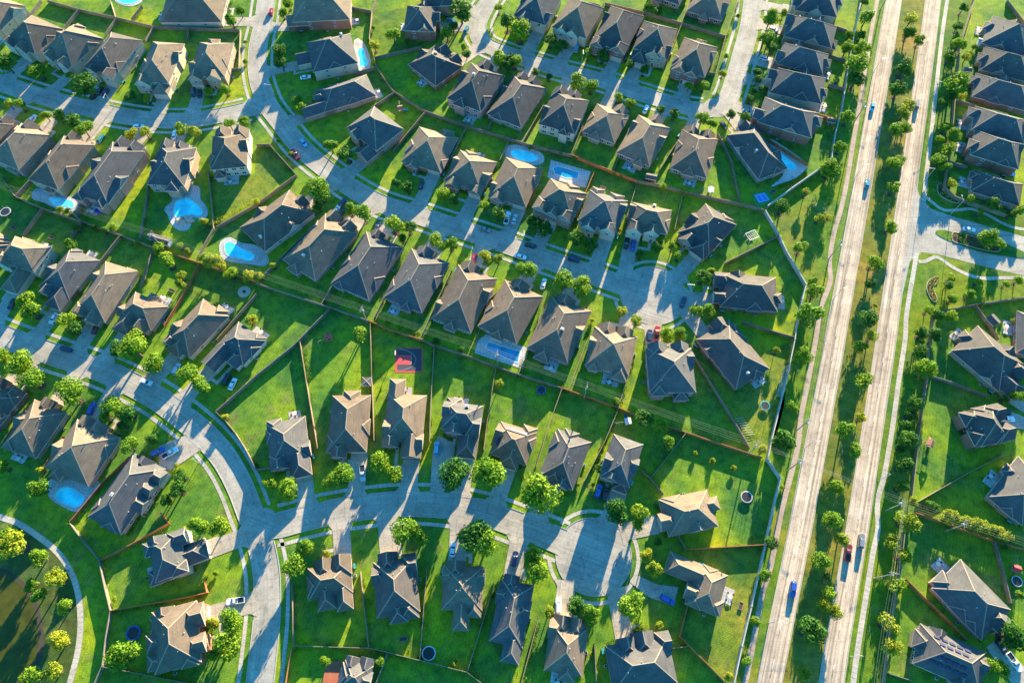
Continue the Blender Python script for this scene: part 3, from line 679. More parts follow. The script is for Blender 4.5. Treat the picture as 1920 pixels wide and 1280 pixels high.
def disc_ring(c, r):
    n = 72
    for i in range(n):
        a0, a1 = 2 * math.pi * i / n, 2 * math.pi * (i + 1) / n; am = (a0 + a1) / 2
        m_ = c + Vector((math.cos(am), math.sin(am), 0)) * (r + 0.1)
        if any((m_ - q).length < HALF + 0.1 for l in LINES.values() for q in l if q is not l[-1]): continue
        if not in_drive(m_): kb.box((m_.x, m_.y, 0.07), (2 * math.pi * (r + .1) / n + .03, 0.2, 0.14), 0, am + math.pi / 2)
        q = [c + Vector((math.cos(a), math.sin(a), 0)) * rr for a, rr in ((a0, r + 1.7), (a0, r + 2.95), (a1, r + 2.95), (a1, r + 1.7))]
        if any((q[0] - v).length < HALF + 1.8 for l in LINES.values() for v in l[:-6]): continue
        pv.face([Vector((v.x, v.y, 0.052)) for v in q], 0, [(i * 1.5, 0.2), (i * 1.5, 1.4), (i * 1.5 + 1.5, 1.4), (i * 1.5 + 1.5, 0.2)])
disc_ring(*DISCS[0]); disc_ring(*DISCS[1])
structure('kerb', kb.mesh('kerb', ['kerb'])); structure('pavement', pv.mesh('pavement', ['walk']))
def ribbon(name, s, wd, z, mat, kind='structure'):
    l = smooth_line(pts2(s)); nn = normals2(l); mb = MB(); d = 0
    for i in range(len(l) - 1):
        L = (l[i + 1] - l[i]).length; q = [l[i] - nn[i] * wd / 2, l[i + 1] - nn[i + 1] * wd / 2, l[i + 1] + nn[i + 1] * wd / 2, l[i] + nn[i] * wd / 2]
        mb.face([Vector((v.x, v.y, z)) for v in q], 0, [(d, .2), (d + L, .2), (d + L, .2 + wd), (d, .2 + wd)]); d += L
    return structure(name, mb.mesh(name, [mat]), kind)
ribbon('pavement', '1656 -60 1645 0 1632 70 1620 150 1607 225 1596 290 1587 345 1576 395 1565 432 1557 475 1556 500 1557 527 1545 560 1537 585 1529 640 1515 715 1502 780 1497 830 1485 882 1467 950 1455 1010 1445 1060 1430 1110 1417 1177 1405 1242 1395 1290', 1.75, 0.04, 'brick_walk')
ribbon('pavement', '1784 -60 1776 0 1767 62 1757 150 1749 225 1740 300 1736 332 1732 378', 1.7, 0.04, 'walk')
ribbon('pavement', '1719 474 1712 515 1705 555 1699 595 1697 637 1685 715 1675 790 1667 840 1657 895 1647 930 1645 957 1646 992 1637 1035 1627 1097 1615 1172 1602 1260 1598 1300', 1.7, 0.04, 'walk')
ribbon('pavement', '1737 370 1755 385 1770 394 1795 394 1822 392 1850 402 1877 417 1902 427 1930 431', 1.4, 0.05, 'walk')
ribbon('pavement', '1722 490 1735 490 1752 482 1765 486 1785 500 1815 515 1845 522 1880 521 1940 521', 1.5, 0.05, 'walk')
ribbon('park_path', '-60 950 5 970 37 982 72 1005 100 1027 120 1050 137 1080 147 1115 151 1155 150 1190 144 1230 128 1290', 1.9, 0.03, 'walk')
# ------------------------------------------------------------------ nearest-house phrases for labels
def near_house(p, n=1):
    hs = sorted(HOUSES, key=lambda h: (h['cen'] - p).length)[:n]; return hs
def side_of(h, p):
    d = p - h['cen']; x, y = d.dot(h['ux']), d.dot(h['uy'])
    if y < -h['D'] / 2: return 'in front of'
    if y > h['D'] / 2: return 'behind'
    return 'beside'
# ------------------------------------------------------------------ fences
FN = '''
g 87 0 147 17 217 32 286 49 350 52 447 55
g 75 0 52 30
g 147 17 120 50
g 217 34 197 62
g 286 51 272 75
g 352 53 351 75
g 450 54 447 128 425 129
t 206 0 215 30
t 265 10 245 35
g 655 12 695 20
t 706 0 697 20 692 72 700 107 705 125 737 170 796 207
t 667 136 705 125
g 695 202 740 172
g 702 107 790 87
t 737 282 796 210
g 796 207 874 235 955 259 997 272 1072 290
o 1072 290 1135 315 1197 339
g 1197 339 1235 345 1292 360 1385 380 1432 392
g 837 312 874 237
g 937 300 955 260
t 915 240 947 170
t 980 265 1020 195
t 1072 287 1095 230
t 1152 315 1180 240
t 1237 318 1270 265
g 1347 250 1372 300 1388 378
g 1135 5 1207 22 1277 42 1361 67
t 1047 0 1027 45
t 1132 5 1107 57
t 1207 22 1182 80
t 1278 45 1255 105
t 1361 67 1342 137 1325 135
t 1295 0 1278 42
t 1387 -10 1361 67
g 1562 47 1600 60
g 1547 100 1587 112
g 1555 157 1583 165
o 1490 205 1568 222
o 1440 260 1515 307
s 1621 -40 1615 0 1602 65 1590 130 1580 200 1567 250 1560 295 1535 317 1485 352 1440 385
s 1436 395 1455 427 1475 470 1497 507 1512 532 1505 560 1497 595 1491 635 1477 702 1462 765 1448 822 1440 860 1464 896 1449 960 1436 1020 1410 1135 1392 1210 1375 1290
w 1833 -40 1827 0 1805 72 1800 100 1792 175 1787 240 1780 300 1777 320 1772 350 1790 367 1807 374 1840 385 1890 402
g 1795 187 1830 197
g 1782 302 1815 312
g 1890 0 1930 52
g 1767 582 1830 570 1935 555
w 1752 590 1744 640 1739 710 1735 740 1727 790 1720 852 1711 930
t 1830 570 1875 635
g 1752 706 1790 717 1822 730 1852 741
t 1722 940 1765 915 1815 887 1885 850
o 1717 960 1765 977 1815 995 1870 1015 1940 1034
w 1697 997 1690 1065 1680 1122 1670 1185 1658 1290
o 1700 1085 1740 1125 1777 1160 1815 1200
g 1867 1015 1880 1060 1897 1130
g 1665 1261 1710 1275
g 480 530 500 537 617 575 690 600
o 690 600 730 617 790 636
g 790 636 815 647 880 667 960 697 1055 727
o 1055 727 1157 762 1192 777
o 1255 799 1287 810 1430 857
g 497 512 575 435
g 602 570 660 470
t 700 597 740 517
t 787 635 847 505
t 892 640 917 560 935 545
t 972 700 997 645 1015 585
t 1067 730 1100 640
t 1160 762 1186 672
g 1302 667 1372 780 1407 840
t 1392 602 1440 617 1492 632
g 1360 492 1440 452 1462 440
o 1017 320 992 382
o 1115 320 1080 402
g 1196 339 1175 407
g 1280 365 1265 430
g 405 770 480 703 552 645 617 578
g 480 880 505 875
g 405 772 420 786 440 810 458 838 472 864 480 880
t 562 640 570 690 580 752 595 840
t 694 605 697 715 701 825
g 814 647 807 765 805 827
t 930 687 915 780 907 842
t 1054 727 1030 795 1005 875
t 1160 765 1135 825 1095 902
t 1287 810 1255 852 1220 896 1202 880
g 1220 897 1245 925
o 1290 1029 1435 1020
g 1270 1000 1287 1030
o 1290 1135 1275 1192 1320 1237 1360 1277
g 1257 1215 1290 1211
t 547 1092 550 1210
g 550 1210 692 1214 787 1237 875 1259 910 1285
t 675 1070 691 1212
t 800 1067 787 1237
t 925 1100 877 1257
t 1010 1157 975 1290
g 1115 1205 1119 1290
o 547 1213 533 1290
g 725 1225 703 1285
o 117 817 80 877
o 47 765 0 835
o 242 855 190 905 145 960 130 977
g 130 980 150 1007 185 1050 195 1100 206 1145 197 1197 191 1247 172 1290
o 186 1050 250 1017 315 980 300 960
o 206 1144 345 1120 387 1110 382 1085
g 191 1249 250 1260 365 1283
g 80 390 145 412 225 440 285 462
o 285 462 372 492 480 527
g 77 390 40 442
g 150 415 132 442
t 225 440 185 492
g 287 465 262 535
o 372 495 342 552 307 610
t 480 550 435 602 405 637
t 62 330 27 367
g 172 327 140 407
t 282 320 261 447
t 390 320 400 427 367 485
t 480 270 505 270 545 315 555 327 480 382 405 425
t 0 328 27 367 80 390
'''
FSEG = []
KIND = {'g': ('fence_grey', 'grey wooden fence', 'wooden_fence'), 't': ('fence_tan', 'tan wooden fence', 'wooden_fence'), 'o': ('fence_orange', 'orange wooden fence', 'wooden_fence'), 's': ('wall_stone', 'pale masonry boundary wall', 'boundary_wall'), 'w': ('fence_tan', 'brown boundary wall', 'boundary_wall')}
for ln in FN.strip().splitlines():
    q = ln.split(); mat, look, nm = KIND[q[0]]; hgt, th = (1.85, 0.10) if q[0] not in 'sw' else (2.1, 0.24 if q[0] == 's' else 0.16)
    pts = pts2(' '.join(q[1:]), hgt); pts = [Vector((p.x, p.y, 0)) for p in pts]; mid = sum(pts, Vector()) / len(pts)
    hs = near_house(mid, 2)
    lab = look + (' by %s and %s' % (hs[0]['short'], hs[1]['short'].replace(' house', '')) if len(pts) < 5 and nm != 'boundary_wall' else ' running behind ' + hs[0]['short'])
    root = thing(nm, lab, 'fence' if nm != 'boundary_wall' else 'wall', mid, 0, 'fences between the yards' if nm != 'boundary_wall' else 'walls along the highway')
    mb = MB(); cp = MB()
    if q[0] != 'w' and q[0] != 's': FSEG.extend(zip(pts, pts[1:]))
    for i in range(len(pts) - 1):
        a, b = pts[i] - mid, pts[i + 1] - mid; d = b - a; L = d.length; ang = math.atan2(d.y, d.x); m_ = (a + b) / 2
        mb.box((m_.x, m_.y, hgt / 2), (L, th, hgt), 0, ang); cp.box((m_.x, m_.y, hgt + 0.03), (L + .05, th + 0.10, 0.06), 0, ang)
        if i == 0 or nm == 'boundary_wall':
            pm = MB(); pm.box((a.x, a.y, (hgt + .12) / 2), (0.16 if q[0] not in 'sw' else .5, 0.16 if q[0] not in 'sw' else .5, hgt + 0.16), 0, ang); link('post', pm.mesh('post', [mat]), root)
    link('panel', mb.mesh('panel', [mat]), root); link('top_rail' if nm != 'boundary_wall' else 'coping', cp.mesh('top_rail', [mat]), root)
ug = MB(); ru = random.Random(11)
for a, b in FSEG:
    if ru.random() < .35: continue
    d = b - a; L = d.length; n = Vector((-d.y, d.x, 0)).normalized() * (1 if ru.random() < .5 else -1); t = ru.uniform(0, 3)
    while t < L:
        run = ru.uniform(.4, 3.5)
        for _ in range(int(run * 26)):
            p = a + d.normalized() * (t + ru.uniform(0, run)) + n * ru.uniform(.15, 1.1); h_ = ru.uniform(.1, 1.2)
            if p.y > 300 or in_street(p) : continue
            u1 = Vector((ru.gauss(0, 1), ru.gauss(0, 1), ru.gauss(0, .7))).normalized() * .22; u2 = Vector((ru.gauss(0, 1), ru.gauss(0, 1), ru.gauss(0, .7))).normalized() * .22; q = Vector((p.x, p.y, h_)); ug.face([q, q + u1, q + u1 + u2, q + u2], ru.choice((0, 0, 1)) if run > 1.5 else 2)
        t += run + ru.uniform(1.5, 9)
structure('undergrowth', ug.mesh('undergrowth', ['leaf_d', 'leaf_o', 'leaf_y']), 'stuff')
# ------------------------------------------------------------------ trees
def crown_mesh(seed, n=1500, size=0.14, flat=0.85, lobes=11, spread=0.62, sparse=False):
    r = random.Random(seed); mb = MB(); L = []
    for i in range(lobes):
        a = r.uniform(0, 2 * math.pi); ph = r.uniform(-0.7, 1.0); d = spread * r.uniform(0.55, 1.0)
        L.append((Vector((math.cos(a) * d * math.cos(ph * .9), math.sin(a) * d * math.cos(ph * .9), ph * 0.5 * flat)), r.uniform(0.30, 0.46)))
    L.append((Vector((0, 0, 0.05)), 0.5)); tot = sum(q[1] ** 2 for q in L)
    for c, rad in L:
        for k in range(int(n * rad * rad / tot)):
            v = Vector((r.gauss(0, 1), r.gauss(0, 1), r.gauss(0, 1) + 0.25)).normalized(); rr = rad * (r.uniform(0.72, 1.12) if r.random() < .8 else r.uniform(.3, .8))
            p = c + Vector((v.x * rr, v.y * rr, v.z * rr * flat)); nrm = (v + Vector((r.uniform(-.8, .8), r.uniform(-.8, .8), r.uniform(-.5, .8)))).normalized()
            u = nrm.orthogonal().normalized(); w2 = nrm.cross(u); an = r.uniform(0, 6.28); u, w2 = u * math.cos(an) + w2 * math.sin(an), w2 * math.cos(an) - u * math.sin(an)
            s = size * r.uniform(0.55, 1.2); mb.face([p - u * s * .6, p + w2 * s * .45, p + u * s * .75 + nrm * s * .2, p - w2 * s * .5])
    return mb
def trunk_mesh(seed, hc):
    r = random.Random(seed); mb = MB(); mb.tube((0, 0, -hc), (0.02, 0.02, -0.35), 0.085, 0.055, 7)
    for i in range(6):
        a = i * 1.05 + r.uniform(-.3, .3); mb.tube((0.02, 0.02, -0.4 + r.uniform(-.1, .1)), (math.cos(a) * .5, math.sin(a) * .5, r.uniform(-.05, .3)), 0.04, 0.012, 5)
    return mb
CR = {}
for k in 'ody':
    CR[k] = [crown_mesh(i * 3 + ord(k), 1700, 0.13, 0.75 + .05 * i, 7 + i * 2, 0.58 + 0.05 * (i % 4)).mesh('crown', ['leaf_' + k]) for i in range(6)]
CS = [crown_mesh(900 + i, 900, 0.16, 0.9, 8, 0.5).mesh('crown', ['leaf_o']) for i in range(2)]
SPARSE = {k: [crown_mesh(600 + i + ord(k), 800, 0.15, 0.9, 9, 0.75).mesh('crown', ['leaf_' + k]) for i in range(3)] for k in 'ody'}
TRUNK = [trunk_mesh(i, 1.55).mesh('trunk', ['bark'], True) for i in range(3)]
MULCH = poly_sheet('mulch_ring', [(math.cos(i * math.pi / 8), math.sin(i * math.pi / 8)) for i in range(16)], 0, 'mulch')
TREES = '''
10 118 17 d;70 133 14 o;60 128 10 d;157 158 22 d;130 140 9 o;247 180 12 d;275 183 9 o;390 172 9 o;422 167 11 o;432 35 14 o;450 20 10 o;460 78 5 d;460 115 6 o;15 193 11 o;37 196 12 o;84 215 11 o;109 215 13 o;138 228 15 d;155 240 16 o;247 250 12 y;272 248 12 y;337 240 13 o;363 247 14 y;430 232 11 o;457 228 11 o
540 5 11 o;530 25 9 o;525 97 14 d;527 118 13 d;554 187 12 o;564 204 12 o;521 264 5 o;620 271 14 o;650 287 17 d;545 289 6 o;737 64 13 o;764 80 9 d;702 85 11 y;838 60 14 o;850 50 11 d;865 20 20 d;852 10 12 o;935 15 9 o;951 41 16 d;875 100 9 d;869 88 7 o;937 107 20 o;952 117 16 d;845 177 5 y;700 52 5 o
975 57 20 o;963 45 14 o;1032 75 12 d;1054 84 12 d;1102 99 12 o;1130 105 11 d;1180 122 9 d;1207 132 9 d;1292 160 10 o;1320 159 11 o;965 112 15 o;1005 135 8 d;1029 143 8 d;1082 150 16 o;1109 160 14 o;1160 182 10 o;1181 192 11 o;1240 205 9 d;1264 213 10 d;1317 221 13 o;1335 230 12 o;1372 214 10 d;1399 219 10 d;1406 185 8 d;1415 170 7 d;1430 167 8 d;1420 150 9 d;1420 135 9 d;1435 72 14 o;1362 105 6 o;1355 138 7 y;1384 30 5 o;1110 205 5 o;1217 12 8 d;1235 20 10 d;1052 287 5 d;1076 297 5 d;994 277 5 d;1029 287 4 d
1447 30 16 o;1470 25 9 o;1445 65 14 o;1447 88 11 d;1626 32 15 o;1620 3 11 d;1594 64 9 o;1615 66 9 d;1590 88 14 o;1619 92 15 o;1609 117 22 o;1605 150 15 d;1591 220 14 o;1576 276 12 o;1556 315 17 o;1710 35 14 y;1705 60 13 d;1725 75 11 o;1697 125 17 d;1686 167 15 d;1702 198 14 y;1695 212 13 y;1682 242 14 o;1700 240 12 o;1675 305 14 o;1687 300 10 o;1807 15 10 d;1797 49 9 d;1800 82 13 o;1782 105 12 d;1815 105 10 y;1797 152 23 o;1782 175 13 d;1772 192 12 d;1775 238 11 o;1790 252 15 o;1762 261 10 o;1777 277 14 o;1760 300 14 o;1775 312 13 o;1807 180 8 y;1827 88 6 d
130 457 12 o;210 426 9 o;297 465 13 o;311 487 20 o;339 517 10 y;337 532 9 y;112 392 8 y;125 395 7 y;47 560 20 o;56 582 18 o;125 600 17 o;137 615 16 d;252 634 20 o;397 490 15 y;380 482 10 o;414 497 10 y;432 512 12 o;465 517 12 y;257 456 6 y;337 460 7 o;352 470 6 y;382 415 8 y;175 427 8 d;195 430 7 d;470 600 10 y;142 427 9 d
597 355 24 o;585 347 14 o;597 385 11 d;657 392 13 o;680 400 18 o;739 421 19 o;767 427 13 d;755 446 9 d;817 450 15 o;846 457 14 o;830 362 14 o;852 374 13 d;765 350 12 d;742 342 10 d;907 385 11 o;935 400 14 d;910 480 12 y;935 485 12 y;672 628 19 o;485 517 9 y;512 497 7 y;482 378 7 y;767 617 5 o;727 602 5 o;749 612 5 o;784 625 6 y;817 637 7 d
1000 417 14 d;1022 430 16 d;1082 445 14 d;1107 460 15 d;1240 445 11 o;1232 462 13 d;1200 477 9 d;1261 462 9 o;1272 480 10 o;1317 520 14 d;1332 507 10 o;987 505 19 o;1060 525 20 o;1090 535 19 o;1167 584 12 y;1192 602 12 y;1252 627 14 o;1275 626 13 o;1306 582 12 o;1330 580 13 o;1242 350 7 y;1279 357 6 y;1075 410 4 y;991 384 4 y;1162 432 5 y;1110 600 5 y;1152 325 4 y;1164 331 4 o
1512 360 9 y;1470 387 16 d;1536 409 10 y;1552 406 8 y;1502 464 14 o;1557 320 14 d;1530 545 16 o;1525 528 12 o;1521 590 25 o;1677 352 13 o;1671 424 14 o;1639 492 15 o;1634 532 12 d;1642 572 5 o;1624 597 19 d;1635 630 12 y;1820 372 11 o;1865 382 14 d;1839 396 9 o;1897 400 9 d;1916 392 12 o;1857 447 18 o;1845 442 12 o;1875 456 10 o;1784 520 9 o;1777 535 10 d;1787 560 10 o;1819 552 11 o;1835 527 8 o;1887 532 8 o;1910 525 9 o;1741 581 9 o;1760 590 12 d;1786 592 12 o;1730 624 14 d;1755 627 14 d;1840 571 5 y;1787 342 9 y;1900 600 5 y
37 680 26 o;57 710 24 o;125 727 22 o;134 742 20 o;207 760 20 o;237 772 19 d;197 782 13 o;247 652 28 o;225 650 18 d;287 680 20 o;352 700 20 o;375 722 22 o;240 835 18 o;285 822 13 d;340 892 14 d;332 917 18 d;310 937 12 d;72 915 20 o;4 875 14 o;75 882 8 y;330 872 5 y;4 667 16 o;422 782 7 y;230 795 11 d
505 905 14 o;540 917 21 o;642 890 23 o;620 900 15 o;712 867 22 o;737 887 17 o;850 887 28 d;915 887 34 o;935 720 10 y;817 642 8 d;865 655 8 d
1013 925 37 o;1207 785 16 d;1240 797 14 o;1253 829 14 o;1304 849 5 y;1336 864 6 y;1376 877 6 y;1112 909 5 y;981 895 5 y;1158 957 26 d;1199 960 18 o;1124 877 8 d;1055 722 6 y;1157 752 8 y;1430 842 9 y;1084 907 5 y
1506 667 18 o;1456 657 8 y;1486 762 13 o;1472 825 22 d;1467 912 6 d;1615 650 14 o;1622 710 17 o;1615 782 11 y;1587 805 18 o;1605 842 17 o;1570 912 13 o;1722 655 14 d;1735 690 20 o;1717 752 16 d;1710 775 14 d;1702 800 13 d;1705 825 20 d;1687 842 11 d;1697 872 19 d;1692 912 16 d;1712 940 10 y;1742 945 11 d;1910 742 14 o;1885 747 8 d;1755 952 10 d
22 1020 28 y;10 1002 18 o;72 1045 18 o;105 1085 19 y;57 1095 13 o;70 1115 16 o;120 1137 15 o;110 1202 19 y;60 1267 20 o;100 1257 18 y;370 982 22 o;410 987 19 o;346 992 6 y;432 1162 23 o;397 1167 12 y;422 1207 25 o;400 1225 14 o;227 1227 28 o;215 1122 5 y;404 1074 5 y
550 1060 23 o;572 1027 18 o;610 1037 8 y;757 997 24 o;790 1007 18 o;890 1007 28 d;912 1017 24 o;610 1240 11 o;712 1240 9 o;852 1242 6 y
1002 1042 18 o;1007 1072 23 o;1082 1135 18 d;1107 1150 19 o;1030 1146 11 y;1185 1135 25 o;1211 1039 13 y;1227 1066 17 y;1195 980 14 o;1235 1016 9 d;1434 1077 11 o;1417 1164 10 o;1400 1239 10 o;1367 1267 9 y;1235 1172 8 y;1196 1179 6 y;1109 1226 5 y
1560 975 20 o;1580 1012 15 y;1540 1052 19 o;1552 1112 15 o;1547 1132 14 y;1567 1145 15 y;1520 1182 27 d;1507 1262 15 y;1552 1082 8 d;1702 977 21 y;1677 1017 16 y;1695 1042 16 y;1685 1095 16 o;1665 1170 19 y;1672 1210 18 y;1447 1017 12 d;1902 1192 28 d;1872 1252 20 o;1915 1115 11 o;1885 1025 7 d
1778 968 13 y;1792 972 13 y;1806 976 13 y;1820 981 13 y;1834 985 13 y;1848 990 13 y;1862 994 13 y;1876 999 13 y;1890 1004 12 y;1902 1010 7 y
'''
ZN = [('in the grassy median between the two highway roads', lambda x, y: (1690 - (y) * 0.176) < x < (1737 - y * 0.158)),
      ('on the highway verge left of the roads', lambda x, y: x > 1480 and (1623 - y * .19 if y < 330 else 1560 - y * .1) < x < 1662 - y * .19 and y < 700),
      ('beside the right highway pavement', lambda x, y: 1763 - y * .143 < x < 1835 - y * .135),
      ('beside the curved path around the pond', lambda x, y: x < 150 and y > 990)]
LOOK = {'o': 'green leafy', 'd': 'dark green', 'y': 'yellow-green'}
rt = random.Random(5); nT = 0; ZO = {}
for tl in TREES.replace('\n', ';').split(';'):
    if not tl.strip(): continue
    x, y, r, k = tl.split(); x, y, r = float(x), float(y), float(r); R = r / pxm(y) * 1.02
    small = r <= 6; R *= 1.1; hc = R * (0.75 if small else 1.15) + (0.1 if small else 0.7)
    c = P(x, y, hc * 1.02); base = Vector((c.x, c.y, 0)); z = next((n for n, f in ZN if f(x, y)), None)
    if z: lab = '%s tree %s' % (LOOK[k], z); ZO.setdefault(z, []).append((base, x, y))
    else:
        h = near_house(base)[0]; lab = '%s %s %s %s' % (LOOK[k], 'shrub' if small else 'tree', side_of(h, base), h['short'])
    root = thing('shrub' if small else 'tree', lab, 'shrub' if small else 'tree', base, rt.uniform(0, 6.28), 'trees and shrubs of the neighbourhood'); THINGS[-1][2] = (x, -y)
    if small: me = rt.choice(CS if k != 'y' else CR['y'])
    elif z and 'highway' in z and k != 'd' and rt.random() < .7: me = rt.choice(SPARSE[k])
    else: me = rt.choice(CR[k])
    sx = R * rt.uniform(.93, 1.07); link('crown', me, root, (0, 0, hc), 0, (sx, sx * rt.uniform(.92, 1.08), R * rt.uniform(.85, 1.05)))
    if not small and rt.random() < .7: link('mulch_ring', MULCH, root, (0, 0, .06), 0, (max(.8, R * .3),) * 2 + (1,))
    t = link('trunk', rt.choice(TRUNK), root, (0, 0, hc), 0, (R, R, hc / 1.55)); nT += 1
# ------------------------------------------------------------------ cars
PAINT = {'white': (0.78, 0.79, 0.8), 'black': (0.02, 0.022, 0.026), 'red': (0.42, 0.02, 0.02), 'maroon': (0.2, 0.02, 0.025), 'blue': (0.02, 0.10, 0.45), 'navy': (0.02, 0.035, 0.10), 'grey': (0.22, 0.24, 0.26), 'silver': (0.5, 0.52, 0.54), 'teal': (0.05, 0.28, 0.36), 'skyblue': (0.12, 0.42, 0.62)}
for k, c in PAINT.items():
    m = plain('paint_' + k, c, 0.28, 0.2, 0.6); m.node_tree.nodes['Principled BSDF'].inputs['Coat Weight'].default_value = 0.6
plain('headlight', (0.8, 0.82, 0.85), 0.15); plain('taillight', (0.45, 0.01, 0.01), 0.25)
def ring(hl, hw, z, rf_, rb, x0=0.0, n=5):
    pts = []
    for cx, cy, a0, rr in ((hl - rf_, hw - rf_, 0, rf_), (-hl + rb, hw - rb, 90, rb), (-hl + rb, -hw + rb, 180, rb), (hl - rf_, -hw + rf_, 270, rf_)):
        for i in range(n):
            a = math.radians(a0 + 90 * i / (n - 1)); pts.append(Vector((x0 + cx + math.cos(a) * rr, cy + math.sin(a) * rr, z)))
    return pts
def loft(mb, rings, mat=0, cap=True):
    for a, b in zip(rings, rings[1:]):
        for i in range(len(a)): j = (i + 1) % len(a); mb.face([a[i], a[j], b[j], b[i]], mat)
    if cap: mb.face(rings[-1], mat); mb.face(rings[0][::-1], mat)
CARM = {}
def car_parts(kind, paint):
    if (kind, paint) in CARM: return CARM[(kind, paint)]
    L, Wd, belt, roof, c0, c1 = {'sedan': (4.75, 1.85, .92, 1.42, -1.75, 1.0), 'suv': (4.85, 1.95, 1.05, 1.72, -2.25, 1.1), 'pickup': (5.8, 2.05, 1.12, 1.82, -0.6, 1.35)}[kind]
    hl, hw = L / 2, Wd / 2; pm = 'paint_' + paint; out = []
    b = MB(); loft(b, [ring(hl * .97, hw * .93, .22, .35, .3), ring(hl, hw, .45, .5, .35), ring(hl, hw * .99, belt - .18, .6, .35), ring(hl * .985, hw * .93, belt, .6, .35)])
    if kind == 'pickup':
        b.box((-1.8, 0, belt + .03), (1.95, 1.5, .05), 1)
        for sy in (-1, 1): b.box((-1.8, sy * .86, belt + .1), (2.1, .12, .2))
        b.box((-2.8, 0, belt + .1), (.1, 1.6, .2))
    out.append(('body', b.mesh('body', [pm, 'black']), (0, 0, 0)))
    g = MB(); xm = (c0 + c1) / 2; hlc = (c1 - c0) / 2; g0 = ring(hlc, hw * .86, belt - .02, .25, .2, xm); g1 = ring(hlc - (.55 if kind != 'suv' else .35), hw * .70, roof - .07, .25, .2, xm - (.12 if kind == 'sedan' else .12)); loft(g, [g0, g1])
    out.append(('window', g.mesh('window', ['glass']), (0, 0, 0)))
    r = MB(); r0 = ring(hlc - (.57 if kind != 'suv' else .37), hw * .72, roof - .07, .28, .22, xm - .12); r1 = ring(hlc - (.66 if kind != 'suv' else .46), hw * .64, roof, .28, .22, xm - .12); loft(r, [r0, r1])
    for sy in (-1, 1):
        r.tube((c1 - .08, sy * hw * .84, belt), (xm - .12 + hlc - (.6 if kind != 'suv' else .4), sy * hw * .70, roof - .07), .045, n=4); r.tube((c0 + .08, sy * hw * .84, belt), (xm - .12 - hlc + (.6 if kind != 'suv' else .4), sy * hw * .70, roof - .07), .06, n=4)
        r.box((xm - .1, sy * hw * .79, (belt + roof) / 2), (.09, .05, roof - belt - .05))
    out.append(('roof_panel', r.mesh('roof_panel', [pm]), (0, 0, 0)))
    wm = CARM.get('wheel')
    if not wm:
        t = MB(); t.tube((0, -.12, 0), (0, .12, 0), .34, n=16); wm = t.mesh('wheel', ['tyre']); t = MB(); t.tube((0, -.13, 0), (0, .13, 0), .2, n=12); CARM['wheel'] = wm; CARM['rim'] = t.mesh('rim', ['rim'])
        t = MB(); t.box((0, 0, 0), (.12, .36, .14)); CARM['hl'] = t.mesh('headlight', ['headlight']); CARM['tl'] = (lambda q: (q.box((0, 0, 0), (.1, .34, .16)), q.mesh('taillight', ['taillight']))[1])(MB())
    for sx in (-1, 1):
        for sy in (-1, 1): out.append(('wheel', wm, (sx * L * .31, sy * (hw - .1), .34)))
    for sy in (-1, 1): out.append(('headlight', CARM['hl'], (hl - .16, sy * hw * .68, .66))); out.append(('taillight', CARM['tl'], (-hl + .06, sy * hw * .72, .74)))
    CARM[(kind, paint)] = out; return out
CARS = '''187 170 20 -35 sedan black;198 173 20 -35 sedan navy;362 173 0 1 suv black;374 176 0 1 sedan black;61 224 1 -1.3 suv white;260 237 1 .03 sedan white;188 261 .6 -1 sedan teal;327 253 .2 -1 sedan white
508 23 .2 -1 sedan red;573 145 1 -.15 sedan white;569 268 .75 1 sedan skyblue;553 290 .75 1 pickup maroon;846 39 1 .1 suv teal;874 56 .5 -1 sedan teal;1081 91 .3 -1 suv skyblue;1211 205 .5 -1 sedan white;1434 110 1 .3 suv white;1357 235 .6 .8 sedan black;1402 210 1 .3 sedan teal
1636 201 -.2 1 sedan skyblue;1719 197 .15 -1 suv grey;1450 56 1 .3 suv silver;100 597 -.6 1 sedan white;179 616 -.5 1 sedan maroon;22 570 -.5 1 sedan black
642 380 .7 -1 sedan navy;631 393 .7 -1 sedan white;640 400 .7 -1 suv black;707 425 .4 -1 sedan navy;790 346 .3 -1 sedan black;910 430 1 .3 sedan grey;951 409 .3 -1 pickup white;889 485 .3 -1 sedan red
965 411 .3 -1 sedan silver;995 460 1 .28 sedan black;976 481 1 .28 sedan white;1076 486 1 .28 suv navy;1019 532 .3 -1 sedan white;1175 455 -.2 1 pickup black;1187 461 -.2 1 sedan blue;1281 566 .35 -1 sedan navy;1232 625 .05 -1 pickup red;1218 629 .05 -1 suv navy
1626 345 .15 -1 sedan teal;1817 430 1 .15 sedan white;1892 325 1 .3 suv skyblue;124 654 1 .3 sedan navy;274 716 1 .35 sedan white;331 692 .5 -1 suv silver;424 711 .45 -1 suv black;436 720 .5 -1 sedan white;172 766 .4 -1 suv blue;296 847 1 -.5 suv blue;319 849 1 -.6 pickup white
680 887 .05 1 pickup silver;819 840 .05 -1 suv skyblue;1122 920 .3 -1 suv blue;1135 926 .3 -1 suv black;1879 771 1 .2 pickup black;1886 785 1 .05 pickup white;442 1126 -1 .15 pickup white
849 1030 .1 -1 sedan white;965 1047 .2 -1 suv navy;1047 1135 0 -1 suv white;1251 1124 1 .55 suv blue;1487 1104 -.12 1 suv blue;1615 1014 .12 -1 suv grey;1590 1036 .12 -1 pickup maroon;1879 1212 .6 .8 sedan black;1901 1240 .6 .8 pickup white'''
KN = {'sedan': ('sedan', 'saloon car'), 'suv': ('suv', 'tall estate car'), 'pickup': ('pickup_truck', 'pickup truck')}
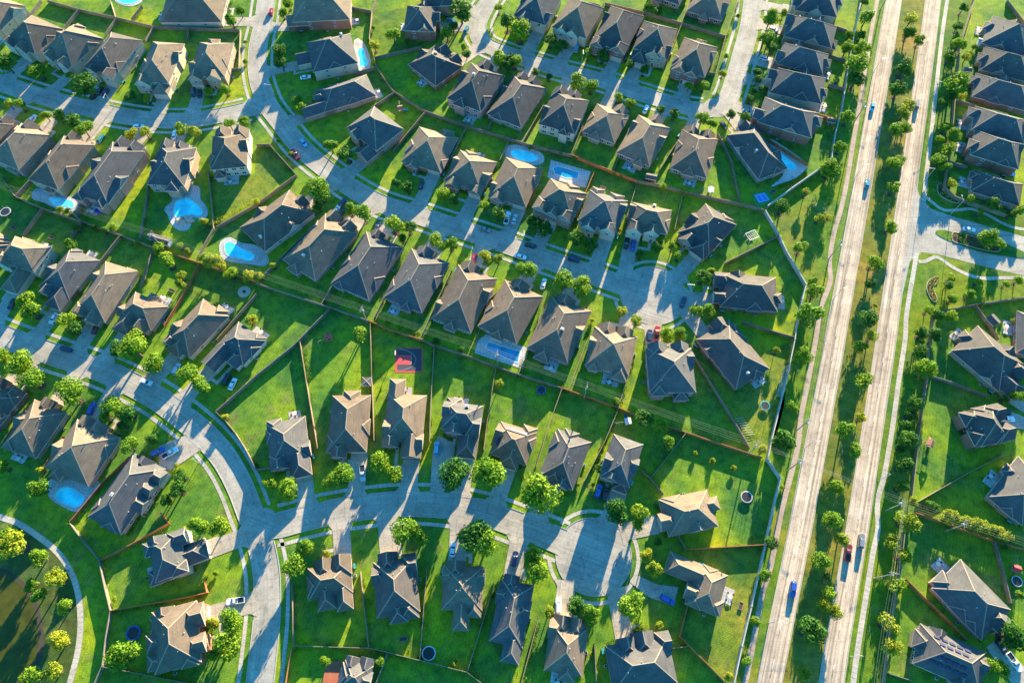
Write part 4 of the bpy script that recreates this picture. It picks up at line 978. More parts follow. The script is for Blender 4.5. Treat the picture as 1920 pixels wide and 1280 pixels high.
for cl in CARS.replace('\n', ';').split(';'):
    x, y, dx, dy, kind, paint = cl.split(); x, y, dx, dy = map(float, (x, y, dx, dy)); n = math.hypot(dx, dy); z = 0.7
    p = P(x, y, z); q = P(x + dx / n, y + dy / n, z); a = math.atan2(q.y - p.y, q.x - p.x); p.z = 0.05; h = near_house(p)[0]
    if 1400 < x < 1735 and not (1700 > x > 1400 and h['drive' if 'drive' in h else 'W'] is None) and (x > 1480) : where = 'driving on the highway'
    elif in_street(p): where = 'on the street in front of ' + h['short']
    else: where = 'parked in front of ' + h['short']
    root = thing(KN[kind][0], '%s %s %s' % (paint.replace('skyblue', 'pale blue'), KN[kind][1], where), 'car' if kind != 'pickup' else 'pickup truck', p, a, 'cars on the streets and drives')
    for nm, me, loc in car_parts(kind, paint):
        o = link(nm, me, root, loc)
        if nm == 'wheel': link('rim', CARM['rim'], o)
# ------------------------------------------------------------------ pools
POOLC = []
POOLS = [
 ('672 92 678 90 684 95 685 105 690 116 688 124 680 126 673 124 674 112 670 102', '664 76 680 78 694 108 692 130 668 130', 'narrow blue pool with a round spa behind second bend row house', 'pool_water'),
 ('958 284 966 280 985 283 1003 291 1009 299 996 304 975 301 960 293', '950 276 972 272 1015 287 1018 306 990 310 950 297', 'turquoise rounded pool behind the third upper central row house', 'pool_water'),
 ('1037 315 1046 312 1086 323 1083 336 1060 334 1040 326', '1033 300 1108 322 1098 353 1070 345 1026 333', 'rectangular dark blue pool on white paving with lounge corner', 'pool_dark'),
 ('1450 284 1458 281 1468 290 1480 300 1493 311 1490 319 1478 319 1463 311 1453 299', '1442 262 1462 270 1512 306 1508 320 1490 335 1462 345 1445 350 1468 325 1440 290', 'bright blue freeform pool near the highway wall', 'pool_water'),
 ('92 372 103 369 120 373 135 377 139 385 136 391 122 391 104 387 95 380', '60 362 68 354 85 356 120 366 146 375 146 390 135 397 103 390 82 380 62 374', 'kidney shaped pool under the power lines', 'pool_water'),
 ('327 388 330 378 342 372 352 371 362 378 375 388 380 399 372 406 358 402 348 411 335 410 326 402', '328 346 372 350 376 374 388 388 389 405 378 414 362 408 355 430 335 432 320 418 314 402 308 395 312 386 322 378', 'large star shaped pool with brown rock waterfall', 'pool_water'),
 ('421 466 421 457 432 453 442 458 455 467 470 472 477 480 474 488 463 489 450 485 432 482 423 475', '411 470 414 452 432 445 452 455 480 460 502 478 500 498 470 496 440 492 418 486', 'light turquoise kidney pool beside first lower central row house', 'pool_water'),
 ('104 926 118 913 135 914 146 922 158 930 155 944 142 951 125 946 108 938', '95 898 180 900 186 912 172 930 148 958 118 950 90 928', 'blue freeform pool behind third pond side row house', 'pool_water'),
 ('910 653 915 641 976 659 971 681', '890 662 896 638 912 626 988 652 980 692', 'long dark rectangular pool on white terrace below power lines', 'pool_dark'),
 ('222 -6 240 -10 258 -5 260 2 245 8 230 7 220 2', '216 -8 240 -14 264 -8 266 4 248 12 228 10 216 3', 'round blue pool at the top edge of the yards', 'pool_water')]
for wp, dp, lab, wm in POOLS:
    a = closed_smooth(pts2(wp)) if wm == 'pool_water' else pts2(wp); d = closed_smooth(pts2(dp), 1.5) if wm == 'pool_water' else pts2(dp); c = sum(a, Vector()) / len(a)
    POOLC.append(c); root = thing('swimming_pool', lab, 'swimming pool', Vector((c.x, c.y, 0)), 0, 'backyard swimming pools')
    link('deck', poly_sheet('deck', [p - c for p in d], 0.075, 'deck'), root); link('water', poly_sheet('water', [p - c for p in a], 0.11, wm), root)
    mb = MB()
    for i in range(len(a)):
        p, q = a[i] - c, a[(i + 1) % len(a)] - c; m_ = (p + q) / 2; mb.box((m_.x, m_.y, 0.11), ((q - p).length + .1, .35, .09), 0, math.atan2(q.y - p.y, q.x - p.x))
    link('coping', mb.mesh('coping', ['trim']), root)
# rocks
def rocks(name, lab, cx, cy, n, rr, mats, cat='rocks'):
    root = P(cx, cy); r = random.Random(int(cx)); mb = MB()
    for i in range(n):
        a, d = r.uniform(0, 6.28), rr * r.uniform(0, 1) ** .5; s = r.uniform(.6, 1.5); loft(mb, [ring(s, s * .7, 0, .4 * s, .3 * s, 0, 3), ring(s * .9, s * .6, s * .5, .4 * s, .3 * s, 0, 3), ring(s * .5, s * .3, s * .85, .2 * s, .2 * s, 0, 3)])
        k = len(mb.v) - 0
        for j in range(k - sum(len(f) for f in mb.f[-1:]) * 0 - (3 * 0), k): pass
        n0 = getattr(mb, 'mark', 0); co, si = math.cos(a * 3), math.sin(a * 3)
        for j in range(n0, k): v = mb.v[j]; mb.v[j] = (v[0] * co - v[1] * si + d * math.cos(a) * 1.5, v[0] * si + v[1] * co + d * math.sin(a) * .7, v[2])
        mb.mark = k
    tag(link(name, mb.mesh(name, mats), None, (root.x, root.y, 0.07)), lab, cat)
rocks('rock_waterfall', 'brown boulder waterfall at the lower edge of the star shaped pool', 349, 414, 16, 2.6, ['stone'])
# ------------------------------------------------------------------ trampolines, courts, sheds, play sets and other garden things
M_TR = {}
def trampoline(x, y, r, rim, lab):
    R = r / pxm(y); p = P(x, y, .8); root = thing('trampoline', lab, 'trampoline', Vector((p.x, p.y, 0)), 0, 'round garden trampolines')
    mb = MB(); mb.face([(R * .86 * math.cos(i * math.pi / 16), R * .86 * math.sin(i * math.pi / 16), .82) for i in range(32)]); link('mat', mb.mesh('mat', ['black']), root)
    mb = MB()
    for i in range(32):
        a, b = i * math.pi / 16, (i + 1) * math.pi / 16; mb.face([(R * .84 * math.cos(a), R * .84 * math.sin(a), .86), (R * math.cos(a), R * math.sin(a), .84), (R * math.cos(b), R * math.sin(b), .84), (R * .84 * math.cos(b), R * .84 * math.sin(b), .86)])
        mb.tube((R * math.cos(a), R * math.sin(a), .78), (R * math.cos(b), R * math.sin(b), .78), .05, n=4)
    link('rim', mb.mesh('rim', [rim]), root)
    for i in range(6):
        a = i * math.pi / 3; l = MB(); l.tube((R * math.cos(a), R * math.sin(a), 0), (R * math.cos(a), R * math.sin(a), 2.5), .04, n=5); link('pole', l.mesh('pole', ['metal']), root)
for a in ((10, 397, 10, 'galv', 'grey rimmed trampoline near the left edge below power lines'), (1435, 760, 9, 'teal', 'teal rimmed trampoline beside white trellis'), (1400, 931, 11, 'galv', 'pale rimmed trampoline on sunlit lawn near the highway wall'), (250, 1186, 13, 'blue_plastic', 'blue rimmed trampoline left of last pond side row house'), (804, 1224, 13, 'galv', 'dark trampoline behind third bottom row house'), (1015, 731, 8, 'blue_plastic', 'small blue trampoline under the wooden back fence'), (1907, 1089, 10, 'galv', 'grey trampoline at the far right yard')): trampoline(*a)
def flatbox(root, name, px, h, mat, z=0.0):
    q = pts2(px); c = root.location; mb = MB(); t = [Vector((p.x - c.x, p.y - c.y, z + h)) for p in q]
    if (t[1] - t[0]).cross(t[2] - t[1]).z < 0: t.reverse()
    mb.face(t)
    for i in range(len(t)): a, b = t[i], t[(i + 1) % len(t)]; mb.face([a - Vector((0, 0, h)), b - Vector((0, 0, h)), b, a])
    return link(name, mb.mesh(name, [mat]), root)
def strokes(root, name, segs, z, wdt, mat):
    mb = MB(); c = root.location
    for a, b in segs:
        p, q = P(*a) - c, P(*b) - c; m_ = (p + q) / 2; mb.box((m_.x, m_.y, z), ((q - p).length, wdt, .01), 0, math.atan2(q.y - p.y, q.x - p.x))
    return link(name, mb.mesh(name, [mat]), root)
c = P(767, 675); root = thing('basketball_court', 'small backyard basketball court with red border and dark centre', 'basketball court', c)
flatbox(root, 'border', '741 652 792 652 792 698 741 698', .06, 'red_court'); flatbox(root, 'court', '745 654 790 654 790 695 745 695', .02, 'navy_court', .06); flatbox(root, 'key', '745 666 771 666 771 683 745 683', .01, 'red_court', .08)
arc = [(745 + 35 * math.cos(a), 674.5 - 20 * math.sin(a)) for a in [math.radians(-90 + 12 * i) for i in range(16)]]
strokes(root, 'court_line', list(zip(arc, arc[1:])) + [((771, 666), (771, 683))], .1, .06, 'mark_white')
strokes(root, 'emblem', [((754, 674), (766, 673.5)), ((753, 671), (758, 674)), ((753, 678), (758, 674)), ((757, 672), (755, 669.5))], .105, .35, 'navy_court')
c = P(743.5, 668); root = thing('basketball_hoop', 'basketball hoop on pole at left side of the red court', 'basketball hoop', c)
mb = MB(); mb.tube((-.8, 0, 0), (-.3, 0, 3.2), .09); link('pole', mb.mesh('pole', ['black']), root); mb = MB(); mb.box((0, 0, 3.3), (.06, 1.8, 1.05)); link('backboard', mb.mesh('backboard', ['white']), root)
mb = MB()
for i in range(12): a, b = i * math.pi / 6, (i + 1) * math.pi / 6; mb.tube((.35 + .23 * math.cos(a), .23 * math.sin(a), 3.05), (.35 + .23 * math.cos(b), .23 * math.sin(b), 3.05), .03, n=4)
link('hoop', mb.mesh('hoop', ['red_plastic']), root)
c = P(1425, 372); root = thing('sport_court', 'little blue sport court with white lines on green turf', 'sport court', c)
flatbox(root, 'turf', '1410 365 1440 357 1452 378 1420 388', .05, 'turf'); flatbox(root, 'court', '1414 366 1433 361 1444 375 1424 381', .02, 'blue_court', .05)
strokes(root, 'court_line', [((1416, 367), (1433, 362.5)), ((1433, 362.5), (1442, 375)), ((1442, 375), (1424, 379.5)), ((1424, 379.5), (1416, 367)), ((1424.5, 365), (1433, 377))] , .075, .15, 'mark_white')
def shed(x, y, w_, d_, h_, ang, wm, rm, lab, gable=True, nm='garden_shed'):
    p = P(x, y, h_); root = thing(nm, lab, 'shed' if nm != 'pavilion' else 'pavilion', Vector((p.x, p.y, 0)), ang); rf, wl = MB(), MB()
    if nm == 'pavilion':
        hipblock(rf, wl, 0, 0, w_, d_, h_, .12, walls=False)
        for sx in (-1, 1):
            for sy in (-1, 1): b = MB(); b.box((sx * (w_ / 2 - .3), sy * (d_ / 2 - .3), h_ / 2 - .12), (.18, .18, h_ - .24)); link('post', b.mesh('post', ['pole_wood']), root)
    else:
        hipblock(rf, wl, 0, 0, w_, d_, h_, .5, gf=gable, gb=gable); link('wall', wl.mesh('wall', [wm]), root); link('door', M_DOOR, root, (0, -d_ / 2 + .28, 0), 0, (.9, 1, .85))
    link('roof', rf.mesh('roof', [rm, 'trim', 'ridge']), root)
shed(285, 443, 3.4, 2.8, 2.4, -.3, 'white', 'roof_dark', 'small grey roofed shed, left one of the pair under power lines'); shed(304, 450, 6.4, 3.2, 2.5, -.3, 'white', 'roof_dark', 'longer white and dark shed, right one of the pair under power lines')
shed(687, 715, 3.4, 3.4, 2.5, 0, 'white', 'roof_grey', 'flat grey wooden pavilion against the fence above court row houses', nm='pavilion')
shed(1559, 225, 3.6, 2.8, 2.4, -.2, 'brick_red', 'roof_brown', 'small dark red shed near the highway wall'); shed(1843, 78, 4.0, 3.4, 2.4, -.4, 'white', 'metal', 'white roofed shed in the upper right yard')
shed(1815, 130, 3.4, 2.6, 2.2, -.1, 'stucco_cream', 'roof_grey', 'little grey shed beside the right boundary wall'); shed(1221, 331, 4.6, 3.0, 2.3, -.25, 'brick_red', 'roof_dark', 'red walled shed beside upper back fence'); shed(1863, 600, 4.0, 4.0, 2.5, .5, 'stucco_cream', 'roof_dark', 'dark roofed shed in the far right toy filled yard')
c = P(1407, 447); root = thing('climbing_frame', 'white metal climbing frame standing in a sunlit yard', 'climbing frame', c, .45)
for sx in (-1, 1):
    for sy in (-1, 1): b = MB(); b.tube((sx * 2.1, sy * 1.7, 0), (sx * 2.1, sy * 1.7, 2.4), .08); link('post', b.mesh('post', ['white']), root)
b = MB()
for s in (-1, 1): b.tube((s * 2.1, -1.7, 2.4), (s * 2.1, 1.7, 2.4), .08); b.tube((-2.1, s * 1.7, 2.4), (2.1, s * 1.7, 2.4), .08)
for i in range(4): b.tube((-1.3 + i * .85, -1.7, 2.4), (-1.3 + i * .85, 1.7, 2.4), .05)
link('frame', b.mesh('frame', ['white']), root); b = MB(); b.box((0, 0, .4), (2.4, 1.4, .12)); link('platform', b.mesh('platform', ['black']), root)
def playset(x, y, ang, rm, sm, lab):
    p = P(x, y, 1.5); root = thing('play_set', lab, 'play set', Vector((p.x, p.y, 0)), ang, 'garden play sets')
    for sx in (-1, 1):
        for sy in (-1, 1): b = MB(); b.box((sx * .8, sy * .8, 1.25), (.13, .13, 2.5)); link('post', b.mesh('post', ['pole_wood']), root)
    b = MB(); b.box((0, 0, 1.3), (1.9, 1.9, .12)); link('platform', b.mesh('platform', ['pole_wood']), root)
    rf = MB(); hipblock(rf, MB(), 0, 0, 2.3, 2.3, 2.55, .6, gf=True, gb=True, walls=False); link('roof', rf.mesh('roof', [rm, rm, rm]), root)
    b = MB(); b.face([(-.35, -.9, 1.35), (.35, -.9, 1.35), (.35, -3.3, .2), (-.35, -3.3, .2)]); b.box((-.38, -2.1, .85), (.06, 2.6, .2)); b.box((.38, -2.1, .85), (.06, 2.6, .2)); link('slide', b.mesh('slide', [sm]), root)
    b = MB(); b.tube((.9, 0, 2.4), (4.2, 0, 2.4), .08); b.tube((4.2, 0, 2.4), (4.4, 1.1, 0), .07); b.tube((4.2, 0, 2.4), (4.4, -1.1, 0), .07)
    for xx in (1.8, 3.1):
        b.tube((xx, -.2, 2.4), (xx, -.2, .5), .02, n=4); b.tube((xx, .2, 2.4), (xx, .2, .5), .02, n=4); b.box((xx, 0, .5), (.3, .5, .05))
    link('swing_beam', b.mesh('swing_beam', ['pole_wood']), root)
playset(617, 634, 3.6, 'red_plastic', 'red_plastic', 'red roofed play set with swings on green lawn above court row'); playset(1177, 791, 3.3, 'galv', 'blue_plastic', 'grey play set with blue slide under the back fence')
playset(1742, 832, 2.6, 'brick_red', 'brick_red', 'brown and red wooden play set beside right boundary wall'); playset(751, 205, 1.8, 'brick_red', 'teal', 'wooden play set with teal slide in the bend row yard')
playset(1903, 1066, 1.2, 'red_plastic', 'yellow', 'red play set at the far right yard'); playset(1332, 358, 2.9, 'white', 'red_plastic', 'white swing set with red slide in the upper centre yard')
c = P(618, 1255); root = thing('garden_deck', 'red-brown wooden garden deck in the bottom yard', 'deck', c); flatbox(root, 'boards', '612 1240 645 1238 640 1285 604 1285', .35, 'deck_wood')
c = P(188, 396, .6); root = thing('garden_table', 'bright blue covered table on lawn behind fourth left pool row house', 'table', Vector((c.x, c.y, 0)), -.1)
b = MB(); b.box((0, 0, .75), (4.2, 2.2, .1)); link('table_top', b.mesh('table_top', ['tarp_blue']), root)
for sx in (-1, 1):
    for sy in (-1, 1): b = MB(); b.box((sx * 1.9, sy * .9, .35), (.12, .12, .7)); link('leg', b.mesh('leg', ['metal']), root)
c = P(458, 547); root = thing('fire_pit', 'round stone paved fire pit on dry lawn', 'fire pit', c); b = MB(); b.tube((0, 0, 0), (0, 0, .08), 2.5, n=28); link('paving', b.mesh('paving', ['stone']), root); b = MB(); b.tube((0, 0, .08), (0, 0, .5), .6, .5, n=14); link('bowl', b.mesh('bowl', ['black']), root)
# trellis near the highway wall
A_, B_ = P(1474, 690), P(1459, 745); root = thing('trellis', 'long white garden trellis leaning along the highway wall', 'trellis', A_); d = B_ - A_
b = MB()
for i in range(24): p = d * (i / 23); b.box((p.x, p.y, 1.6), (2.4, .1, .08), 0, .2)
link('slat', b.mesh('slat', ['trim']), root); b = MB()
for s in (-1, 1): b.tube((s * 1.1, 0, 1.5), (d.x + s * 1.1, d.y, 1.5), .06)
link('rail', b.mesh('rail', ['trim']), root)
A_, B_ = P(1381, 785), P(1402, 815); root = thing('trellis', 'short white lattice frame lying beside dry lawn fence', 'trellis', A_); d = B_ - A_; b = MB()
for i in range(8): p = d * (i / 7); b.box((p.x + .8, p.y, .5), (3.0, .1, .08), 0, .1)
link('slat', b.mesh('slat', ['trim']), root)
# flower beds
def bed(s, lab, n, fm, hedge=None, z=.12):
    q = closed_smooth(pts2(s)); c = sum(q, Vector()) / len(q); root = thing('flower_bed', lab, 'flower bed', Vector((c.x, c.y, 0))); link('soil', poly_sheet('soil', [p - c for p in q], z, 'mulch'), root)
    mb = MB()
    for i in range(len(q)):
        p, r_ = q[i] - c, q[(i + 1) % len(q)] - c; m_ = (p + r_) / 2; mb.box((m_.x, m_.y, z), ((r_ - p).length + .05, .22, .26), 0, math.atan2(r_.y - p.y, r_.x - p.x))
    link('edging', mb.mesh('edging', ['stone']), root); r = random.Random(len(s)); fl = MB(); xs = [p.x for p in q]; ys = [p.y for p in q]; k = 0
    while k < n:
        p = (r.uniform(min(xs), max(xs)), r.uniform(min(ys), max(ys)))
        if not inside(p, q): continue
        k += 1; s_ = r.uniform(.15, .3); o = (p[0] - c.x, p[1] - c.y)
        for j in range(4): a = r.uniform(0, 6.28); fl.face([(o[0], o[1], z + .1), (o[0] + s_ * math.cos(a), o[1] + s_ * math.sin(a), z + .35), (o[0] + s_ * math.cos(a + 1), o[1] + s_ * math.sin(a + 1), z + .35)], 0 if r.random() < .5 else 1)
    o = link('flowers', fl.mesh('flowers', [fm, 'leaf_o']), root)
bed('1737 540 1740 528 1748 522 1760 519 1756 530 1750 538 1752 548 1757 560 1753 567 1745 560 1740 550', 'curved crescent flower bed in the lawn beside right highway', 130, 'flower_yellow')
bed('1757 352 1760 344 1766 346 1775 360 1790 372 1798 380 1788 380 1770 372 1760 364', 'dark mulched flower bed at the corner of the boundary wall', 90, 'flower_yellow')
bed('1786 437 1800 438 1840 448 1870 462 1872 472 1840 468 1800 457 1786 452', 'mulched planting bed on the traffic island', 160, 'leaf_y', z=.16)
# small things: bins, air conditioners by the houses
M_AC = unit('body', lambda b: b.box((0, 0, .4), (.85, .85, .78)), ['ac_grey']); M_ACF = unit('fan_grille', lambda b: b.tube((0, 0, .79), (0, 0, .83), .34, n=12), ['black'])
for h in HOUSES:
    if not (abs(h['cen'].x) < 260 and h['cen'].y < 300): continue
    sg = 1 if h['rnd'].random() < .5 else -1; p = world(h, sg * (h['W'] / 2 + .55), h['rnd'].uniform(-.2, .25) * h['D']); root = thing('air_conditioner', 'grey air conditioner unit at the wall of ' + h['short'], 'air conditioner', p, h['rz'], 'air conditioners beside the houses'); link('body', M_AC, root); link('fan_grille', M_ACF, root)
rg = random.Random(21); M_TT = unit('table_top', lambda b: b.tube((0, 0, .72), (0, 0, .78), .75, n=16), ['trim']); M_TL = unit('leg', lambda b: b.tube((0, 0, 0), (0, 0, .72), .07, n=6), ['metal'])
M_CH = unit('seat', lambda b: b.box((0, 0, .45), (.5, .5, .08)), ['mulch']); M_CB = unit('backrest', lambda b: b.box((0, .24, .72), (.5, .07, .5)), ['mulch']); M_CL = unit('leg', lambda b: b.box((0, 0, .2), (.05, .05, .41)), ['metal'])
M_BB = unit('body', lambda b: b.box((0, 0, .5), (.56, .66, .98), top=1.1), ['bank']); M_BL = unit('lid', lambda b: b.box((0, 0, 1.03), (.66, .78, .08)), ['teal']); M_RB = unit('frame', lambda b: [b.box((sx * 1.15, 0, .2), (.1, 1.3, .4)) for sx in (-1, 1)] + [b.box((0, sy * .6, .2), (2.4, .1, .4)) for sy in (-1, 1)], ['pole_wood']); M_RS = unit('soil', lambda b: b.box((0, 0, .15), (2.2, 1.1, .28)), ['mulch'])
for h in HOUSES:
    if h['cen'].y > 290 or abs(h['cen'].x) > 230: continue
    W, D = h['W'], h['D']; bp = world(h, 0, D / 2 + 3)
    if any((bp - pc).length < 13 for pc in POOLC): rg.random(); continue
    if rg.random() < .6:
        u = rg.uniform(-.25, .25) * W; a, b_ = u - rg.uniform(2, 3.5), u + rg.uniform(2, 3.5); structure('patio', poly_sheet('patio', [world(h, a, D / 2 - 1.5), world(h, b_, D / 2 - 1.5), world(h, b_, D / 2 + 3), world(h, a, D / 2 + 3)], .055, 'deck', uvrot=h['rz']))
        p = world(h, u, D / 2 + 2.0); p.z = .06; root = thing('patio_table', 'round garden table on patio behind ' + h['short'], 'table', p, h['rz'], 'patio tables behind the houses'); link('table_top', M_TT, root); link('leg', M_TL, root)
        for k in range(rg.choice((2, 3, 4))):
            an = k * 1.57 + .4; q = p + Vector((math.cos(an), math.sin(an), 0)) * 1.15; cr = thing('garden_chair', 'dark garden chair at round table of ' + h['short'], 'chair', q, an - math.pi / 2, 'garden chairs on the patios'); link('seat', M_CH, cr); link('backrest', M_CB, cr)
            for sx in (-.22, .22):
                for sy in (-.22, .22): link('leg', M_CL, cr, (sx, sy, 0))
    if rg.random() < .45:
        for k in range(2): p = world(h, (W / 2 + .6) * (1 if h['gar'][0] > 0 else -1), -D / 2 + 2.5 + k * .85); root = thing('wheelie_bin', 'dark wheelie bin with teal lid beside ' + h['short'], 'bin', p, h['rz'], 'wheelie bins'); link('body', M_BB, root); link('lid', M_BL, root)
    if rg.random() < .2:
        p = world(h, rg.uniform(-.3, .3) * W, D / 2 + 6); root = thing('raised_bed', 'wooden raised planting bed on lawn behind ' + h['short'], 'planting bed', p, h['rz'], 'raised beds in the yards'); link('frame', M_RB, root); link('soil', M_RS, root)
# hedges
def hedge(s, lab, mat, wd=1.6, hh=1.6):
    l = smooth_line(pts2(s), .8); c = l[len(l) // 2]; mb = MB(); r = random.Random(int(l[0].x * 7))
    for i in range(len(l) * 60):
        p = l[int(i / 60)] - c; a = Vector((r.uniform(-1, 1) * wd / 2 + p.x, r.uniform(-1, 1) * wd / 2 + p.y, r.uniform(.1, 1) ** .5 * hh)); s_ = r.uniform(.12, .3)
        u = Vector((r.gauss(0, 1), r.gauss(0, 1), r.gauss(0, .6))).normalized() * s_; v = Vector((r.gauss(0, 1), r.gauss(0, 1), r.gauss(0, .6))).normalized() * s_; mb.face([a, a + u, a + u + v, a + v])
    tag(link('hedge', mb.mesh('hedge', [mat]), None, (c.x, c.y, 0)), lab, 'hedge', 'garden hedges')
hedge('402 420 425 410 450 396 480 380', 'clipped yellow-green hedge along the diagonal yard fence', 'leaf_y', 2.2); hedge('288 430 305 437 322 443', 'short yellow hedge above the white garden shed', 'leaf_y', 1.2, 1.0)
hedge('368 438 382 430 396 422', 'low yellow hedge strip beneath the star shaped pool', 'leaf_y', 1.3, 1.0); hedge('572 655 575 680 580 712', 'dark hedge strip beside tan fence left of court yard', 'leaf_d', 2.0, 1.2)
hedge('1445 405 1450 420 1462 440', 'thin shrubs along the highway wall bend', 'leaf_o', 1.4, 1.3); hedge('1490 625 1478 680 1470 705', 'dark overgrown hedge along highway wall', 'leaf_d', 2.2, 1.8)
hedge('1807 440 1803 448 1803 455', 'bright green clipped hedge crossing traffic island bed', 'leaf_o', 2.4, 1.2); hedge('560 395 545 410', 'dark shrubs by first lower central row house', 'leaf_d', 1.5, 1.2); hedge('1462 350 1490 340 1512 328', 'low border shrubs beside pool near highway wall', 'leaf_o', 1.2, .8)
# ------------------------------------------------------------------ poles and lines
def seg(a, b, r, mat, name, root):
    mb = MB(); mb.tube(a, b, r, n=6); return link(name, mb.mesh(name, [mat]), root)
PP = [((1650, 20), 12.8, 0), ((1600, 232), 12.8, 0), ((1554, 485), 12.8, 0), ((1491, 809), 13.2, 0), ((1476, 882), 13.4, 0), ((1639, 1084), 14.0, 0), ((689.5, 606), 12.6, 1), ((933, 687), 12.6, 1), ((1095, 746), 12.8, 1), ((309, 470), 12.6, 1), ((1400, 853), 13, 1), ((1660, 957), 13, 1), ((1772, 995), 13, 1), ((155, 418), 12.5, 1), ((1602, 1330), 13, 0), ((1950, 1050), 13, 1), ((-60, 350), 12.5, 1)]
PD = {}
for i, (b_, hgt, kind) in enumerate(PP):
    p = P(*b_); dirn = Vector((0.37, 0.93, 0)) if kind else Vector((0.93, -0.25, 0)); r_ = math.atan2(dirn.y, dirn.x)
    hs = near_house(p)[0]; PD[i] = (p, hgt, dirn)
    root = thing('utility_pole', 'tall wooden utility pole ' + ('beside highway near ' if not kind else 'behind ') + hs['short'], 'utility pole', p, r_, 'utility poles carrying the power lines')
    mb = MB(); mb.tube((0, 0, 0), (0, 0, hgt), .22, .14, 8); link('pole', mb.mesh('pole', ['pole_wood'], True), root)
    for z in (hgt - .35, hgt - 1.5): mb = MB(); mb.box((0, .2, z), (2.6, .14, .16)); link('crossarm', mb.mesh('crossarm', ['pole_wood']), root)
    mb = MB(); mb.tube((.42, 0, hgt - 3.4), (.42, 0, hgt - 2.3), .3, n=10); link('transformer', mb.mesh('transformer', ['galv']), root)
    for x in (-1.15, -.45, .45, 1.15): mb = MB(); mb.tube((x, .2, hgt - .27), (x, .2, hgt - .05), .06, n=6); link('insulator', mb.mesh('insulator', ['white']), root)
def span(i, j):
    (p, h1, d1), (q, h2, d2) = PD[i], PD[j]; c = (p + q) / 2; mb = MB()
    root = thing('power_line', 'bundle of thin power lines between poles ' + 'near ' + near_house(c)[0]['short'], 'power lines', Vector((c.x, c.y, 0)), 0, 'overhead power line spans')
    for off in (-1.15, -.45, .45, 1.15):
        a = p + d1 * off + Vector((0, 0, h1)); b = q + d2 * off + Vector((0, 0, h2)); sag = (b - a).length * .018; n = 12; pr = None; mb = MB()
        for k in range(n + 1):
            t = k / n; v = a.lerp(b, t) - Vector((c.x, c.y, 4 * sag * t * (1 - t)))
            if pr is not None: mb.tube(pr, v, .017, n=4, cap=False)
            pr = v
        link('wire', mb.mesh('wire', ['wire']), root)
for i, j in ((0, 1), (1, 2), (2, 3), (3, 4), (5, 14), (9, 6), (6, 7), (7, 8), (8, 10), (10, 4), (4, 11), (11, 12), (12, 15), (13, 9), (16, 13), (11, 5)): span(i, j)
def lamp(b_, t_, hgt, arm):
    p = P(*b_); q = P(t_[0], t_[1], hgt); hs = near_house(p)[0]; d = Vector((arm[0], -arm[1], 0)).normalized(); L = 2.4
    root = thing('street_lamp', 'slim grey street lamp with arm near ' + hs['short'], 'street lamp', p, 0, 'street lamps'); mb = MB(); mb.tube((0, 0, 0), (0, 0, hgt), .12, .07, 7); link('pole', mb.mesh('pole', ['galv']), root)
    mb = MB(); mb.tube((0, 0, hgt), (d.x * L, d.y * L, hgt + .3), .06); link('arm', mb.mesh('arm', ['galv']), root); mb = MB(); mb.box((d.x * L, d.y * L, hgt + .28), (.8, .35, .16), 0, math.atan2(d.y, d.x)); link('lamp_head', mb.mesh('lamp_head', ['lamp']), root)
for a in (((1509, 840), (1522, 829), 9, (1, .1)), ((1646, 901), (1669, 887), 9, (-1, -.4)), ((1594, 1230), (1617, 1226), 9, (-1, -.3)), ((1441, 1167), (1464, 1167), 9, (1, 0)), ((1562, 561), (1572, 550), 9, (1, 0)), ((1602, 335), (1616, 317), 9, (1, 0)), ((1636, 139), (1649, 122), 9, (1, 0)), ((1731, 342), (1743, 324), 9, (-1, 0)), ((1782, 402), (1813, 369), 9, (0, -1)), ((1746, 182), (1757, 170), 9, (-1, 0)),
          ((215, 201), (205, 177), 8, (0, 1)), ((1091, 117), (1093, 98), 7, (0, 1)), ((982, 450), (984, 428), 7, (0, 1)), ((1296, 548), (1300, 540), 6, (-1, 0)), ((373, 868), (360, 855), 6, (1, 0)), ((515, 178), (517, 168), 6, (-1, 0))): lamp(*a)
# ------------------------------------------------------------------ the walker on the park path
def skin_body(name, joints, edges, mat):
    me = bpy.data.meshes.new(name); me.from_pydata([j[:3] for j in joints], edges, []); o = bpy.data.objects.new(name, me); col.objects.link(o); me.materials.append(MATS[mat])
    o.modifiers.new('skin', 'SKIN'); 
    if not me.skin_vertices: 
        bpy.context.view_layer.objects.active = o
    for i, j in enumerate(joints): me.skin_vertices[0].data[i].radius = (j[3], j[3]); me.skin_vertices[0].data[i].use_root = (i == 0)
    m = o.modifiers.new('sub', 'SUBSURF'); m.levels = 1; m.render_levels = 1; return o
J = [(0, 0, .95, .14), (0, 0, 1.2, .14), (0, 0, 1.42, .15), (0, .01, 1.55, .055), (0, .02, 1.68, .105), (.1, 0, .88, .09), (.12, .14, .5, .062), (.12, .05, .09, .045), (.12, .2, .04, .04), (-.1, 0, .88, .09), (-.12, -.06, .5, .062), (-.12, -.3, .12, .045), (-.12, -.18, .05, .04), (.2, 0, 1.4, .06), (.27, -.1, 1.12, .045), (.25, .05, .9, .035), (.25, .12, .84, .03), (-.2, 0, 1.4, .06), (-.27, .08, 1.12, .045), (-.24, .25, .95, .035), (-.24, .31, .9, .03)]
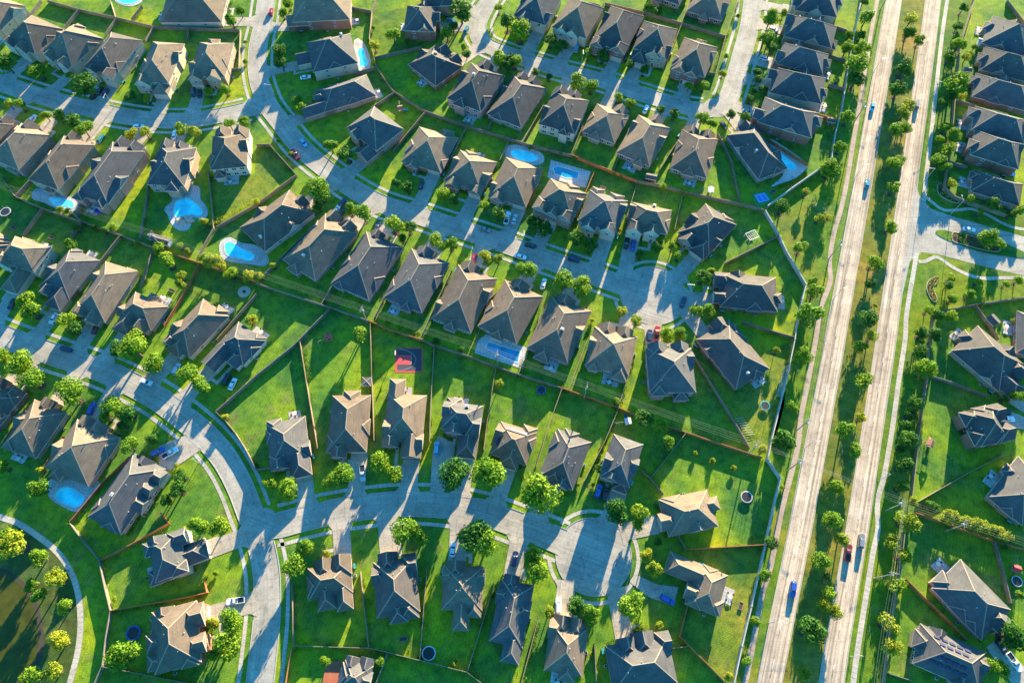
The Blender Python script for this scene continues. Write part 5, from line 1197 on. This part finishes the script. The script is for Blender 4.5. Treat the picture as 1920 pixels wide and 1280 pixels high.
Ed = [(0, 1), (1, 2), (2, 3), (3, 4), (0, 5), (5, 6), (6, 7), (7, 8), (0, 9), (9, 10), (10, 11), (11, 12), (2, 13), (13, 14), (14, 15), (15, 16), (2, 17), (17, 18), (18, 19), (19, 20)]
plain('dark_cloth', (0.03, 0.03, 0.05), 0.9)
try:
    o = skin_body('person', J, Ed, 'dark_cloth'); p = P(129, 1069, .5); o.location = (p.x, p.y, .04); o.rotation_euler = (0, 0, .5); tag(o, 'person in dark clothes walking on the curved pond path', 'person')
except Exception as ex: print('person failed', ex)
# ------------------------------------------------------------------ one label for one thing
def ordn(i): return ORD[i] if i < len(ORD) else {14: 'fourteenth', 15: 'fifteenth', 16: 'sixteenth', 17: 'seventeenth', 18: 'eighteenth', 19: 'nineteenth', 20: 'twentieth'}.get(i, 'number %d' % i)
for _ in range(2):
    by = {}
    for t in THINGS: by.setdefault(t[0]['label'], []).append(t)
    for lab, ts in by.items():
        if len(ts) < 2: continue
        xs = [t[2][0] for t in ts]; ys = [t[2][1] for t in ts]; horiz = (max(xs) - min(xs)) >= (max(ys) - min(ys)); ts.sort(key=(lambda t: t[2][0]) if horiz else (lambda t: -t[2][1])); n = len(ts)
        for i, t in enumerate(ts):
            if n == 2: pre = ('left of two: ', 'right of two: ')[i] if horiz else ('upper of two: ', 'lower of two: ')[i]
            elif i == 0: pre = 'leftmost ' if horiz else 'topmost '
            elif i == n - 1: pre = 'rightmost ' if horiz else 'lowest '
            else: pre = ordn(i + 1) + (' from left, ' if horiz else ' from top, ')
            t[0]['label'] = pre + lab
print('trees', nT, 'houses', len(HOUSES), 'objects', len(bpy.data.objects))
for t in THINGS:
    if len(t[0]['label'].split()) > 16: t[0]['label'] = t[0]['label'].replace('grey wooden fence', 'grey fence').replace('tan wooden fence', 'tan fence').replace(' row house', ' row').replace(' street house', ' street').replace('topmost ', 'top ')
    if len(t[0]['label'].split()) > 16: t[0]['label'] = t[0]['label'].replace(' upper cul-de-sac', ' cul-de-sac').replace(' from left, ', ' ').replace(' by ', ' at ').replace('row below top street', 'second top row'); print('LONG', len(t[0]['label'].split()), t[0]['label'])
